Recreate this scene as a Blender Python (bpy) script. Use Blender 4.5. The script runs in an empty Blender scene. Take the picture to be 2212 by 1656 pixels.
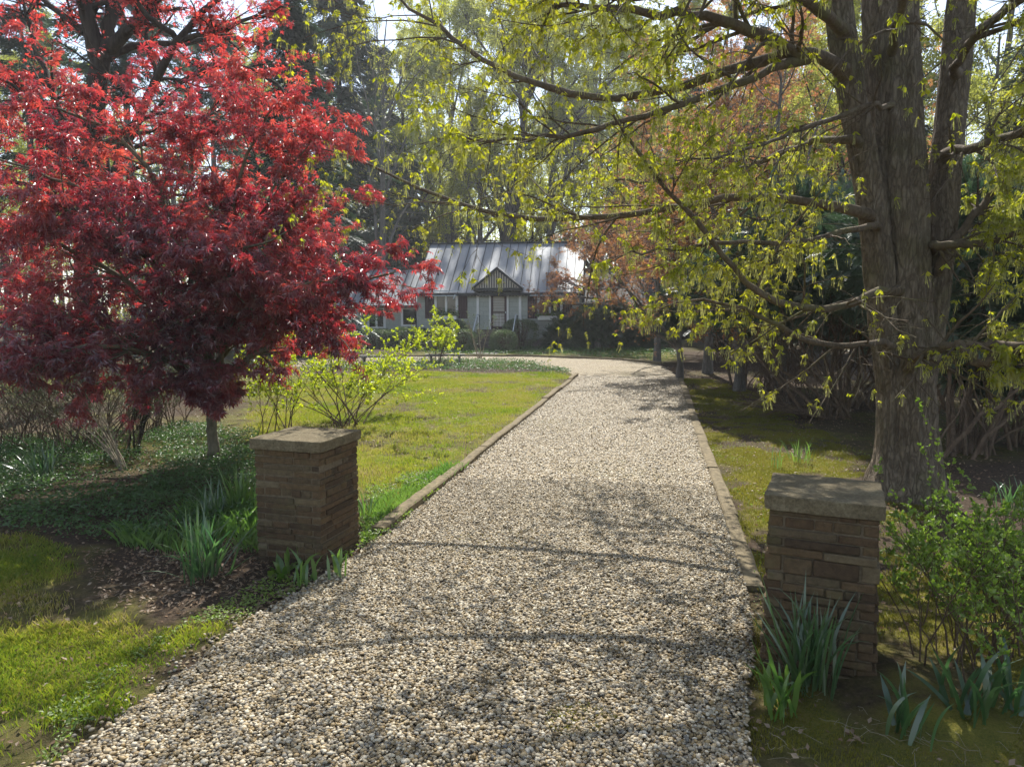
import bpy, math, random
import numpy as np

# ------------------------------------------------------------------ camera, sky, sun, exposure
F = 1534.0; CX = 1106.0; CY = 828.0; HC = 2.4; PITCH = math.radians(5.9)
SUN_EL = math.radians(49.0); SUN_AZ = math.radians(5.0)       # azimuth measured from +Y towards +X
scn = bpy.context.scene
COL = scn.collection
cam_d = bpy.data.cameras.new("camera"); cam = bpy.data.objects.new("camera", cam_d); COL.objects.link(cam)
cam.location = (0, 0, HC); cam.rotation_euler = (math.pi/2 - PITCH, 0, 0)
cam_d.sensor_width = 36; cam_d.lens = 36*F/2212.0; cam_d.clip_start = 0.05; cam_d.clip_end = 2000
scn.camera = cam
world = bpy.data.worlds.new("World"); scn.world = world; world.use_nodes = True
wn = world.node_tree.nodes; wl = world.node_tree.links; wn.clear()
sky = wn.new("ShaderNodeTexSky"); sky.sky_type = 'NISHITA'; sky.sun_disc = False
sky.sun_elevation = SUN_EL; sky.sun_rotation = SUN_AZ; sky.air_density = 1.0; sky.dust_density = 0.4; sky.ozone_density = 1.0
bg = wn.new("ShaderNodeBackground"); bg.inputs[1].default_value = 0.1
wo = wn.new("ShaderNodeOutputWorld"); hsv = wn.new('ShaderNodeHueSaturation'); hsv.inputs['Saturation'].default_value = .7; wl.new(sky.outputs[0], hsv.inputs['Color']); wl.new(hsv.outputs[0], bg.inputs[0]); wl.new(bg.outputs[0], wo.inputs[0])
sun_d = bpy.data.lights.new("sun", 'SUN'); sun = bpy.data.objects.new("sun", sun_d); COL.objects.link(sun)
sun_d.energy = 3.7; sun_d.angle = math.radians(0.55); sun_d.color = (1.0, 0.965, 0.89)
sun.rotation_euler = (math.pi/2 - SUN_EL, 0, math.pi - SUN_AZ); sun.location = (5, 40, 40)
scn.view_settings.view_transform = 'Standard'; scn.view_settings.look = 'None'
scn.view_settings.gamma = 1; scn.view_settings.exposure = 1.3
cy = scn.cycles
cy.max_bounces = 7; cy.diffuse_bounces = 4; cy.glossy_bounces = 2; cy.transmission_bounces = 4; cy.transparent_max_bounces = 4
cy.sample_clamp_indirect = 6.0; cy.caustics_reflective = False; cy.caustics_refractive = False

# ------------------------------------------------------------------ helpers
cp, sp_ = math.cos(PITCH), math.sin(PITCH)
def ray(px, py):
    dx = (px-CX)/F; dy = (CY-py)/F
    return dx, cp + dy*sp_, dy*cp - sp_
def G(px, py, z=0.0):
    x, y, zz = ray(px, py); t = (z-HC)/zz
    return np.array([x*t, y*t, z])
def V(px, py, Y):
    x, y, zz = ray(px, py); t = Y/y
    return np.array([x*t, Y, HC + zz*t])
def XA(px, Y): return (px-CX)/F*Y
def RNG(s): return np.random.default_rng(s)
def nrm(a):
    return a/np.maximum(np.linalg.norm(a, axis=-1, keepdims=True), 1e-9)

def hash3(ix, iy, iz):
    n = (ix*374761393 + iy*668265263 + iz*2147483647 + 1013904223) & 0xffffffff
    n = ((n ^ (n >> 13))*1274126177) & 0xffffffff
    n = ((n ^ (n >> 15))*2246822519) & 0xffffffff
    return ((n ^ (n >> 16)) & 0xffff)/65535.0
def noise3(p):
    p = np.asarray(p, float); i = np.floor(p).astype(np.int64); f = p - i; f = f*f*(3-2*f)
    r = 0
    for dx in (0, 1):
        for dy in (0, 1):
            for dz in (0, 1):
                w = (f[..., 0] if dx else 1-f[..., 0])*(f[..., 1] if dy else 1-f[..., 1])*(f[..., 2] if dz else 1-f[..., 2])
                r = r + w*hash3(i[..., 0]+dx, i[..., 1]+dy, i[..., 2]+dz)
    return r
def fbm(p, o=3):
    r = 0; a = .5; p = np.asarray(p, float)
    for k in range(o):
        r = r + a*noise3(p*(2**k) + 17.3*k); a *= .5
    return r/(1-.5**o)

def tag(o, label=None, cat=None, group=None, kind=None):
    if label: o['label'] = label
    if cat: o['category'] = cat
    if group: o['group'] = group
    if kind: o['kind'] = kind
    elif label: o['kind'] = 'thing'
    return o
ORG = {}
def empty(name, loc, label=None, cat=None, group=None):
    o = bpy.data.objects.new(name, None); COL.objects.link(o); o.location = tuple(float(v) for v in loc)
    o.empty_display_size = .2
    ORG[o.name] = np.array(loc, float)
    return tag(o, label, cat, group)

class MB:
    """collects verts and faces (world coordinates) and builds ONE mesh object"""
    def __init__(s): s.v = []; s.f = {}; s.n = 0
    def add(s, v, f, rnd=None, mi=0):
        v = np.asarray(v, float).reshape(-1, 3); f = np.asarray(f, np.int64)
        if len(f) == 0: return
        k = f.shape[1]
        if rnd is None: rnd = np.zeros(len(f))
        rnd = np.broadcast_to(np.asarray(rnd, float), (len(f),))
        s.f.setdefault(k, []).append((f + s.n, rnd, np.full(len(f), mi)))
        s.v.append(v); s.n += len(v)
    def addm(s, v, fl, rnd=0.0, mi=0):
        """several face arrays on one vertex set"""
        v = np.asarray(v, float).reshape(-1, 3)
        for f in fl:
            f = np.asarray(f, np.int64)
            s.f.setdefault(f.shape[1], []).append((f + s.n, np.broadcast_to(np.asarray(rnd, float), (len(f),)), np.full(len(f), mi)))
        s.v.append(v); s.n += len(v)
    def box(s, a, b, R=None, o=None, rnd=0.0, bev=0.0, mi=0):
        a = np.array(a, float); b = np.array(b, float)
        lo = np.minimum(a, b); hi = np.maximum(a, b)
        if bev <= 0:
            v = np.array([[x, y, z] for z in (lo[2], hi[2]) for y in (lo[1], hi[1]) for x in (lo[0], hi[0])])
            f = [[0, 2, 3, 1], [4, 5, 7, 6], [0, 1, 5, 4], [2, 6, 7, 3], [0, 4, 6, 2], [1, 3, 7, 5]]
            if R is not None: v = v @ R.T
            if o is not None: v = v + o
            s.add(v, f, rnd, mi); return
        c = (lo+hi)/2; h = (hi-lo)/2; e = np.minimum(bev, h*.45)
        V_ = []; idx = {}
        for sx in (-1, 1):
            for sy in (-1, 1):
                for sz in (-1, 1):
                    for ax in range(3):
                        p = np.array([sx, sy, sz])*(h - e); p[ax] = (sx, sy, sz)[ax]*h[ax]
                        idx[(sx, sy, sz, ax)] = len(V_); V_.append(c+p)
        v = np.array(V_); q = []; t = []
        for ax in range(3):
            a1, a2 = [(1, 2), (2, 0), (0, 1)][ax]
            for sg in (-1, 1):
                r = []
                for (u, w) in ((-1, -1), (1, -1), (1, 1), (-1, 1)):
                    k = [0, 0, 0]; k[ax] = sg; k[a1] = u; k[a2] = w; r.append(idx[(k[0], k[1], k[2], ax)])
                q.append(r if sg > 0 else r[::-1])
            for u in (-1, 1):
                for w in (-1, 1):
                    k = [0, 0, 0]; k[a1] = u; k[a2] = w
                    k0 = list(k); k0[ax] = -1; k1 = list(k); k1[ax] = 1
                    q.append([idx[(*k0, a1)], idx[(*k1, a1)], idx[(*k1, a2)], idx[(*k0, a2)]])
        for sx in (-1, 1):
            for sy in (-1, 1):
                for sz in (-1, 1): t.append([idx[(sx, sy, sz, 0)], idx[(sx, sy, sz, 1)], idx[(sx, sy, sz, 2)]])
        if R is not None: v = v @ R.T
        if o is not None: v = v + o
        s.addm(v, [q, t], rnd, mi)
    def tubes(s, P, R, sides=5, rnd=0.0):
        P = np.asarray(P, float); R = np.asarray(R, float)
        if P.ndim == 2: P = P[None]; R = R[None]
        N, K, _ = P.shape
        if N == 0: return
        T = nrm(np.gradient(P, axis=1))
        m = np.abs(T.mean(1)); ax = np.argmin(m, 1); ref = np.eye(3)[ax][:, None, :]
        u = nrm(np.cross(T, ref)); w = np.cross(T, u)
        a = np.arange(sides)*2*math.pi/sides
        ring = P[:, :, None, :] + R[:, :, None, None]*(np.cos(a)[None, None, :, None]*u[:, :, None, :] + np.sin(a)[None, None, :, None]*w[:, :, None, :])
        base = np.arange(N)[:, None, None]*K*sides + np.arange(K-1)[None, :, None]*sides
        j = np.arange(sides)[None, None, :]; j2 = (j+1) % sides
        f = np.stack([base+j, base+j2, base+sides+j2, base+sides+j], -1).reshape(-1, 4)
        if np.ndim(rnd) == 1: rnd = np.repeat(rnd, (K-1)*sides)
        s.add(ring.reshape(-1, 3), f, rnd)
    def scatter(s, tv, tfs, pos, rot, scale, rnd):
        """copies of a template; tfs = list of face arrays; rot (n,3,3) columns are the local axes"""
        tv = np.asarray(tv, float); n = len(pos); m = len(tv)
        if n == 0: return
        sc = np.asarray(scale, float)
        if sc.ndim == 1: sc = sc[:, None]
        v = np.einsum('nij,nmj->nmi', rot, tv[None]*sc[:, None, :]) + np.asarray(pos)[:, None, :]
        off = (np.arange(n)*m)[:, None, None]
        first = True
        for f in tfs:
            f = np.asarray(f, np.int64)
            ff = (f[None] + off).reshape(-1, f.shape[1]) + s.n
            s.f.setdefault(f.shape[1], []).append((ff, np.repeat(rnd, len(f)), np.zeros(len(ff), int)))
        s.v.append(v.reshape(-1, 3)); s.n += n*m
    def ribbons(s, C, W, side, rnd):
        """C (n,k,3) centre lines, W (n,k) widths, side (n,3) or (n,k,3)"""
        n, k, _ = C.shape
        if side.ndim == 2: side = side[:, None, :]
        L = C - side*W[..., None]*.5; Rr = C + side*W[..., None]*.5
        v = np.stack([L, Rr], 2).reshape(-1, 3)
        b = np.arange(n)[:, None]*k*2 + np.arange(k-1)[None]*2
        f = np.stack([b, b+1, b+3, b+2], -1).reshape(-1, 4)
        s.add(v, f, np.repeat(rnd, k-1))
    def build(s, name, mats, parent=None, smooth=False, attr=True):
        v = np.concatenate(s.v) if s.v else np.zeros((0, 3))
        if parent is not None: v = v - ORG[parent.name]
        me = bpy.data.meshes.new(name)
        ks = sorted(s.f)
        cnt = [sum(len(a[0]) for a in s.f[k]) for k in ks]
        loops = np.concatenate([np.concatenate([a[0] for a in s.f[k]]).reshape(-1) for k in ks]).astype(np.int32)
        rnd = np.concatenate([np.concatenate([a[1] for a in s.f[k]]) for k in ks]).astype(np.float32)
        mi = np.concatenate([np.concatenate([a[2] for a in s.f[k]]) for k in ks]).astype(np.int32)
        tot = np.concatenate([np.full(c, k) for k, c in zip(ks, cnt)]).astype(np.int32)
        st = np.concatenate([[0], np.cumsum(tot)[:-1]]).astype(np.int32)
        me.vertices.add(len(v)); me.vertices.foreach_set('co', v.astype(np.float32).reshape(-1))
        me.loops.add(len(loops)); me.loops.foreach_set('vertex_index', loops)
        me.polygons.add(len(tot)); me.polygons.foreach_set('loop_start', st)
        try: me.polygons.foreach_set('loop_total', tot)
        except Exception: pass
        me.polygons.foreach_set('material_index', mi)
        me.polygons.foreach_set('use_smooth', np.full(len(tot), bool(smooth)))
        if attr:
            a = me.attributes.new('rnd', 'FLOAT', 'FACE'); a.data.foreach_set('value', rnd)
        me.update(calc_edges=True)
        if not isinstance(mats, (list, tuple)): mats = [mats]
        for m in mats: me.materials.append(m)
        o = bpy.data.objects.new(name, me); COL.objects.link(o)
        if parent is not None: o.parent = parent
        return o

def frames(x, up):
    x = nrm(x); y = nrm(np.cross(up, x)); z = np.cross(x, y)
    return np.stack([x, y, z], -1)
def rand_unit(rng, n): return nrm(rng.normal(size=(n, 3)))
def rotz(a):
    c, s = math.cos(a), math.sin(a); return np.array([[c, -s, 0], [s, c, 0], [0, 0, 1.]])

def resample(pts, k):
    pts = np.asarray(pts, float)
    d = np.concatenate([[0], np.cumsum(np.linalg.norm(np.diff(pts, axis=0), axis=1))])
    # catmull-like smoothing by dense linear + moving average
    t = np.linspace(0, d[-1], k)
    q = np.stack([np.interp(t, d, pts[:, i]) for i in range(pts.shape[1])], -1)
    for _ in range(max(1, k//10)):
        q[1:-1] = .25*q[:-2] + .5*q[1:-1] + .25*q[2:]
    return q
def lerp_at(P, t):
    N, K = P.shape[:2]; f = np.clip(t, 0, .9999)*(K-1); i = f.astype(int); w = f-i
    r = np.arange(N)
    if P.ndim == 3: return P[r, i]*(1-w)[:, None] + P[r, i+1]*w[:, None], nrm(P[r, i+1]-P[r, i])
    return P[r, i]*(1-w) + P[r, i+1]*w
def grow(P, R, n, rng, t0=.2, t1=1., ang=(35, 65), ln=(.3, .5), k=5, trop=(0, 0, 0), jit=.15, rf=.55, absl=False, flat=0., taper=.25, shrink=.5, rmin=.0015):
    """children branches on every parent; returns points, radii"""
    N = len(P); pi = np.repeat(np.arange(N), n); M = len(pi)
    t = rng.uniform(t0, t1, M)
    b, T = lerp_at(P[pi], t); r = lerp_at(R[pi], t)
    pl = np.linalg.norm(np.diff(P, axis=1), axis=2).sum(1)[pi]
    nv = nrm(np.cross(T, rand_unit(rng, M)))
    if flat > 0: nv = nrm(nv*np.array([1, 1, 1-flat]))
    a = np.radians(rng.uniform(ang[0], ang[1], M))[:, None]
    d = nrm(np.cos(a)*T + np.sin(a)*nv)
    L = rng.uniform(ln[0], ln[1], M)*(1-shrink*t)*(1 if absl else pl)
    C = [b]; tr = np.array(trop, float)
    for j in range(k-1):
        d = nrm(d + tr/(k-1) + rng.normal(size=(M, 3))*jit)
        C.append(C[-1] + d*(L/(k-1))[:, None])
    C = np.stack(C, 1)
    r0 = np.maximum(r*rf, rmin)
    RR = np.maximum(r0[:, None]*np.linspace(1, taper, k)[None], rmin*.7)
    return C, RR
def on_twigs(P, n, rng, t0=.25, t1=1.):
    pi = np.repeat(np.arange(len(P)), n)
    return lerp_at(P[pi], rng.uniform(t0, t1, len(pi)))

def inpoly(p, poly):
    x, y = p[:, 0], p[:, 1]; c = np.zeros(len(p), bool); poly = np.asarray(poly)[:, :2]
    j = len(poly)-1
    for i in range(len(poly)):
        xi, yi = poly[i]; xj, yj = poly[j]
        k = ((yi > y) != (yj > y)) & (x < (xj-xi)*(y-yi)/(yj-yi+1e-12)+xi); c ^= k; j = i
    return c
def sdpoly(p, poly):
    poly = np.asarray(poly)[:, :2]; d = np.full(len(p), 1e9)
    for i in range(len(poly)):
        a = poly[i]; b = poly[(i+1) % len(poly)]; ab = b-a
        t = np.clip(((p-a) @ ab)/(ab @ ab + 1e-12), 0, 1)
        d = np.minimum(d, np.linalg.norm(p - (a + t[:, None]*ab), axis=1))
    return np.where(inpoly(p, poly), -d, d)
def samp(poly, n, rng, dens=None):
    poly = np.asarray(poly)[:, :2]; lo = poly.min(0); hi = poly.max(0); out = []; c = 0
    while c < n:
        q = rng.uniform(lo, hi, (max(n, 2000), 2)); q = q[inpoly(q, poly)]
        if dens is not None: q = q[rng.uniform(size=len(q)) < dens(q)]
        out.append(q); c += len(q)
        if len(out) > 400: break
    return np.concatenate(out)[:n]
def area(poly):
    p = np.asarray(poly)[:, :2]; x, y = p[:, 0], p[:, 1]
    return abs(np.dot(x, np.roll(y, 1)) - np.dot(y, np.roll(x, 1)))/2
def GP(*pts): return np.array([G(*p)[:2] for p in pts])

# ------------------------------------------------------------------ materials
def mat(name):
    m = bpy.data.materials.new(name); m.use_nodes = True
    nt = m.node_tree; nt.nodes.clear()
    out = nt.nodes.new('ShaderNodeOutputMaterial')
    return m, nt, out
def ramp(nt, fac, cols, interp='LINEAR'):
    r = nt.nodes.new('ShaderNodeValToRGB'); r.color_ramp.interpolation = interp
    el = r.color_ramp.elements
    while len(el) < len(cols): el.new(.5)
    for e, (p, c) in zip(el, cols):
        e.position = p; e.color = (*c, 1)
    nt.links.new(fac, r.inputs[0]); return r.outputs[0]
def attr(nt, nm='rnd'):
    a = nt.nodes.new('ShaderNodeAttribute'); a.attribute_name = nm; return a.outputs['Fac']
def noise(nt, scale, detail=4, rough=.6, vec=None, dist=0.):
    n = nt.nodes.new('ShaderNodeTexNoise'); n.inputs['Scale'].default_value = scale; n.inputs['Detail'].default_value = detail
    n.inputs['Roughness'].default_value = rough; n.inputs['Distortion'].default_value = dist
    if vec is not None: nt.links.new(vec, n.inputs['Vector'])
    return n.outputs['Fac']
def coord(nt, kind='Object', scale=(1, 1, 1)):
    t = nt.nodes.new('ShaderNodeTexCoord'); m = nt.nodes.new('ShaderNodeMapping'); m.inputs['Scale'].default_value = scale
    nt.links.new(t.outputs[kind], m.inputs['Vector']); return m.outputs[0]
def mix(nt, fac, a, b, typ='MIX'):
    m = nt.nodes.new('ShaderNodeMix'); m.data_type = 'RGBA'; m.blend_type = typ
    for s, v in ((m.inputs[0], fac), (m.inputs[6], a), (m.inputs[7], b)):
        if hasattr(v, 'links'): nt.links.new(v, s)
        else: s.default_value = v if isinstance(v, float) else (*v, 1)
    return m.outputs[2]
def mth(nt, op, a, b=0.5, clamp=False):
    m = nt.nodes.new('ShaderNodeMath'); m.operation = op; m.use_clamp = clamp
    for s, v in ((m.inputs[0], a), (m.inputs[1], b)):
        if hasattr(v, 'links'): nt.links.new(v, s)
        else: s.default_value = v
    return m.outputs[0]
def bump(nt, h, dist=.01, strength=1.):
    b = nt.nodes.new('ShaderNodeBump'); b.inputs['Distance'].default_value = dist; b.inputs['Strength'].default_value = strength
    nt.links.new(h, b.inputs['Height']); return b.outputs[0]
def princ(nt, out, col, rough=.8, spec=.3, metal=0., nor=None):
    p = nt.nodes.new('ShaderNodeBsdfPrincipled')
    if hasattr(col, 'links'): nt.links.new(col, p.inputs['Base Color'])
    else: p.inputs['Base Color'].default_value = (*col, 1)
    if hasattr(rough, 'links'): nt.links.new(rough, p.inputs['Roughness'])
    else: p.inputs['Roughness'].default_value = rough
    p.inputs['Specular IOR Level'].default_value = spec; p.inputs['Metallic'].default_value = metal
    if nor is not None: nt.links.new(nor, p.inputs['Normal'])
    nt.links.new(p.outputs[0], out.inputs[0]); return p
def leaf_mat(name, cols, tcols, tr=.5, gloss=.08, rough=.4):
    """cols / tcols: ramps over the per-leaf value for reflected and transmitted colour"""
    m, nt, out = mat(name); a = attr(nt)
    c = ramp(nt, a, cols); t = ramp(nt, a, tcols)
    d = nt.nodes.new('ShaderNodeBsdfDiffuse'); nt.links.new(c, d.inputs[0])
    tl = nt.nodes.new('ShaderNodeBsdfTranslucent'); nt.links.new(t, tl.inputs[0])
    mx = nt.nodes.new('ShaderNodeMixShader'); mx.inputs[0].default_value = tr
    nt.links.new(d.outputs[0], mx.inputs[1]); nt.links.new(tl.outputs[0], mx.inputs[2])
    g = nt.nodes.new('ShaderNodeBsdfGlossy'); g.inputs['Roughness'].default_value = rough
    m2 = nt.nodes.new('ShaderNodeMixShader'); m2.inputs[0].default_value = gloss
    nt.links.new(mx.outputs[0], m2.inputs[1]); nt.links.new(g.outputs[0], m2.inputs[2])
    nt.links.new(m2.outputs[0], out.inputs[0]); return m
def bark_mat(name, c0, c1, sc=6., stretch=.18, dist=.03, moss=None):
    m, nt, out = mat(name); v = coord(nt, 'Object', (1, 1, stretch))
    n = noise(nt, sc*3, 6, .65, v, .6); n2 = noise(nt, sc*.5, 3, .5, v)
    f = mth(nt, 'ADD', mth(nt, 'MULTIPLY', n, .7), mth(nt, 'MULTIPLY', n2, .35))
    c = ramp(nt, f, [(.32, c0), (.68, c1)])
    if moss: c = mix(nt, ramp(nt, noise(nt, 2.2, 4, .6, coord(nt)), [(.5, (0, 0, 0)), (.72, (1, 1, 1))]), c, moss)
    princ(nt, out, c, .9, .2, nor=bump(nt, n, dist, .9)); return m
def plain(name, col, rough=.6, spec=.4, metal=0., var=.12, sc=8., bd=0.004):
    m, nt, out = mat(name); v = coord(nt); n = noise(nt, sc, 5, .65, v)
    lo = tuple(x*(1-var) for x in col); hi = tuple(min(1, x*(1+var)) for x in col)
    princ(nt, out, ramp(nt, n, [(.3, lo), (.7, hi)]), rough, spec, metal, nor=bump(nt, n, bd, .5)); return m

# leaves
M_red = leaf_mat('red_leaf', [(0, (.045, .010, .026)), (.5, (.075, .013, .028)), (1, (.15, .02, .03))],
                 [(0, (.20, .012, .035)), (.45, (.58, .03, .05)), (1, (1.0, .15, .08))], .54, .13, .42)
M_red2 = leaf_mat('crimson_leaf', [(0, (.06, .008, .02)), (1, (.15, .02, .03))], [(0, (.45, .025, .05)), (1, (.95, .09, .06))], .58, .07, .4)
M_yg = leaf_mat('spring_leaf', [(0, (.14, .17, .015)), (.5, (.24, .27, .02)), (1, (.34, .32, .04))],
                [(0, (.36, .42, .01)), (.5, (.60, .62, .02)), (1, (.72, .64, .04))], .55, .03, .5)
M_cat = leaf_mat('catkin', [(0, (.34, .36, .09)), (1, (.46, .44, .16))], [(0, (.5, .52, .12)), (1, (.62, .6, .2))], .4, .02, .6)
M_ygfar = leaf_mat('budding_leaf', [(0, (.20, .23, .05)), (.6, (.32, .33, .08)), (1, (.38, .35, .12))],
                   [(0, (.42, .48, .06)), (1, (.66, .64, .14))], .5, .02, .5)
M_green = leaf_mat('green_leaf', [(0, (.04, .09, .015)), (1, (.10, .17, .03))], [(0, (.12, .28, .02)), (1, (.28, .42, .04))], .45, .06, .4)
M_orange = leaf_mat('orange_leaf', [(0, (.20, .075, .04)), (.6, (.30, .14, .06)), (1, (.28, .20, .07))],
                    [(0, (.42, .14, .07)), (.6, (.52, .25, .09)), (1, (.5, .38, .1))], .42, .04, .5)
M_dark = leaf_mat('evergreen_needle', [(0, (.018, .034, .017)), (.6, (.034, .06, .03)), (1, (.065, .10, .05))],
                  [(0, (.02, .05, .02)), (1, (.07, .13, .06))], .25, .07, .45)
M_pine = leaf_mat('pine_needle', [(0, (.03, .055, .035)), (1, (.075, .11, .075))], [(0, (.05, .1, .05)), (1, (.12, .18, .1))], .3, .06, .45)
M_yew = leaf_mat('yew_needle', [(0, (.03, .055, .022)), (.7, (.065, .105, .045)), (1, (.13, .175, .08))],
                 [(0, (.03, .07, .03)), (1, (.08, .16, .07))], .25, .10, .4)
M_box = leaf_mat('boxwood_leaf', [(0, (.07, .11, .04)), (.8, (.16, .20, .085)), (1, (.26, .28, .16))], [(0, (.10, .18, .05)), (1, (.24, .32, .10))], .3, .08, .4)
M_shrub = leaf_mat('lime_leaf', [(0, (.16, .24, .015)), (1, (.30, .36, .03))], [(0, (.42, .55, .01)), (1, (.66, .70, .03))], .55, .06, .4)
M_priv = leaf_mat('privet_leaf', [(0, (.10, .16, .02)), (1, (.21, .27, .05))], [(0, (.2, .38, .02)), (1, (.36, .5, .06))], .48, .045, .5)
M_strap = leaf_mat('strap_leaf', [(0, (.035, .08, .026)), (1, (.085, .14, .05))], [(0, (.06, .20, .06)), (1, (.16, .32, .08))], .4, .10, .35)
M_iris = leaf_mat('iris_leaf', [(0, (.06, .13, .03)), (1, (.12, .20, .05))], [(0, (.14, .34, .04)), (1, (.28, .46, .06))], .45, .08, .4)
M_vinca = leaf_mat('periwinkle_leaf', [(0, (.03, .075, .018)), (.7, (.065, .13, .03)), (1, (.13, .20, .05))], [(0, (.06, .18, .02)), (1, (.16, .32, .05))], .3, .06, .4)
M_grass = leaf_mat('grass_blade', [(0, (.065, .12, .016)), (.45, (.15, .18, .024)), (.8, (.26, .22, .06)), (1, (.34, .26, .13))], [(0, (.18, .32, .015)), (.5, (.42, .48, .03)), (.8, (.5, .44, .08)), (1, (.5, .4, .2))], .45, .04, .5)
M_moss = leaf_mat('moss_tuft', [(0, (.08, .09, .016)), (1, (.20, .18, .035))], [(0, (.2, .22, .02)), (1, (.38, .34, .05))], .4, .01, .6)
M_dry = leaf_mat('dry_leaf', [(0, (.10, .06, .03)), (.6, (.22, .14, .08)), (1, (.36, .28, .19))], [(0, (.2, .1, .03)), (1, (.36, .26, .14))], .2, .04, .5)
# wood and stems
m, nt, out = mat('maple_bark'); v = coord(nt, 'Object', (1, 1, .26))
vb = nt.nodes.new('ShaderNodeTexVoronoi'); vb.feature = 'DISTANCE_TO_EDGE'; vb.inputs['Scale'].default_value = 15
vm = nt.nodes.new('ShaderNodeVectorMath'); vm.operation = 'ADD'; nn = nt.nodes.new('ShaderNodeTexNoise'); nn.inputs['Scale'].default_value = 7; nn.inputs['Detail'].default_value = 4
nt.links.new(v, nn.inputs['Vector']); sc_ = nt.nodes.new('ShaderNodeVectorMath'); sc_.operation = 'SCALE'; sc_.inputs['Scale'].default_value = .3; nt.links.new(nn.outputs['Color'], sc_.inputs[0])
nt.links.new(v, vm.inputs[0]); nt.links.new(sc_.outputs[0], vm.inputs[1]); nt.links.new(vm.outputs[0], vb.inputs['Vector'])
edge = ramp(nt, mth(nt, 'ADD', vb.outputs['Distance'], mth(nt, 'MULTIPLY', mth(nt, 'SUBTRACT', noise(nt, 18, 5, .7, v, .8), .5), .5)), [(.0, (.45, .45, .45)), (.22, (1, 1, 1))]); fn = noise(nt, 26, 6, .7, v, .4)
bcol = ramp(nt, mth(nt, 'ADD', mth(nt, 'MULTIPLY', fn, .6), mth(nt, 'MULTIPLY', noise(nt, 1.6, 4, .6, coord(nt)), .45)), [(.35, (.11, .088, .062)), (.55, (.205, .165, .12)), (.72, (.29, .25, .19))])
bcol = mix(nt, ramp(nt, noise(nt, 1.1, 5, .65, coord(nt)), [(.5, (0, 0, 0)), (.66, (.6, .6, .6))]), bcol, (.12, .115, .05))
bcol = mix(nt, edge, (.06, .046, .032), bcol)
princ(nt, out, bcol, .92, .15, nor=bump(nt, mth(nt, 'ADD', edge, mth(nt, 'MULTIPLY', fn, .6)), .03, 1.)); M_bark = m
M_limb = bark_mat('limb_bark', (.055, .042, .028), (.17, .13, .09), 8., .4, .02, moss=(.13, .12, .05))
M_dkbark = bark_mat('dark_bark', (.018, .015, .012), (.075, .06, .048), 5., .15, .03)
M_gbark = bark_mat('grey_bark', (.06, .055, .048), (.19, .175, .155), 5., .2, .03)
M_jmbark = bark_mat('smooth_bark', (.08, .07, .045), (.20, .175, .12), 9., .3, .01)
M_twig = bark_mat('brown_twig', (.06, .04, .028), (.16, .11, .075), 12., .4, .006)
M_ptwig = bark_mat('pale_twig', (.20, .17, .12), (.36, .31, .23), 12., .4, .004)
M_yewbark = bark_mat('yew_bark', (.05, .034, .022), (.19, .135, .09), 8., .2, .015)

# ------------------------------------------------------------------ ground zones (world xy)
KL0, KL1 = G(832, 1158)[:2], G(1250, 812)[:2]
KR0, KR1 = G(1612, 1272)[:2], G(1463, 815)[:2]
gravel_main = np.concatenate([[[-6.6, -3], [-5.4, 1.5]], GP((120, 1656), (330, 1500), (540, 1340), (650, 1278), (720, 1232), (775, 1200), (800, 1172)),
    [KL0, KL1], GP((1215, 797), (1130, 780), (980, 775.5), (860, 781), (700, 790), (560, 792), (560, 777), (700, 774), (860, 770.5), (1000, 769.5), (1130, 770), (1270, 775), (1345, 778), (1425, 787), (1450, 800)),
    [KR1, KR0], GP((1622, 1330), (1632, 1430), (1612, 1500), (1622, 1656)), [[1.75, 1.5], [1.75, -3]]])
lawn_mid = GP((850, 1120), (1242, 812), (1205, 802), (1060, 806), (900, 800), (700, 806), (560, 818), (520, 900), (545, 990), (660, 1040), (790, 1090), (800, 1130))
lawn_left = np.concatenate([GP((-200, 1140), (60, 1150), (170, 1190), (200, 1290), (330, 1350), (500, 1335), (540, 1345), (330, 1500), (120, 1656)), [[-5.4, 1.5], [-9, 1.5]]])
lawn_far = GP((-500, 860), (100, 850), (420, 850), (540, 830), (540, 810), (300, 812), (-500, 800))
moss_right = np.concatenate([GP((1622, 1275), (1470, 818), (1540, 818), (1640, 850), (1760, 920), (1880, 985), (1890, 1060), (2060, 1110), (2300, 1190), (2400, 1656), (1615, 1656), (1618, 1500), (1640, 1430))])
bed_vinca = GP((-150, 960), (120, 955), (420, 930), (560, 945), (560, 1145), (400, 1185), (150, 1165), (0, 1145), (-150, 1140))
bed_soil = GP((170, 1185), (400, 1190), (560, 1160), (570, 1210), (710, 1236), (640, 1280), (540, 1335), (430, 1335), (300, 1330), (210, 1290))
bed_isle = GP((640, 795), (860, 783), (980, 777.5), (1130, 782), (1215, 799), (1240, 810), (1130, 803), (900, 799), (700, 803))
house_lawn = GP((880, 766), (1130, 768), (1280, 772), (1420, 782), (1480, 775), (1440, 752), (1100, 752), (880, 756))

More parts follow.
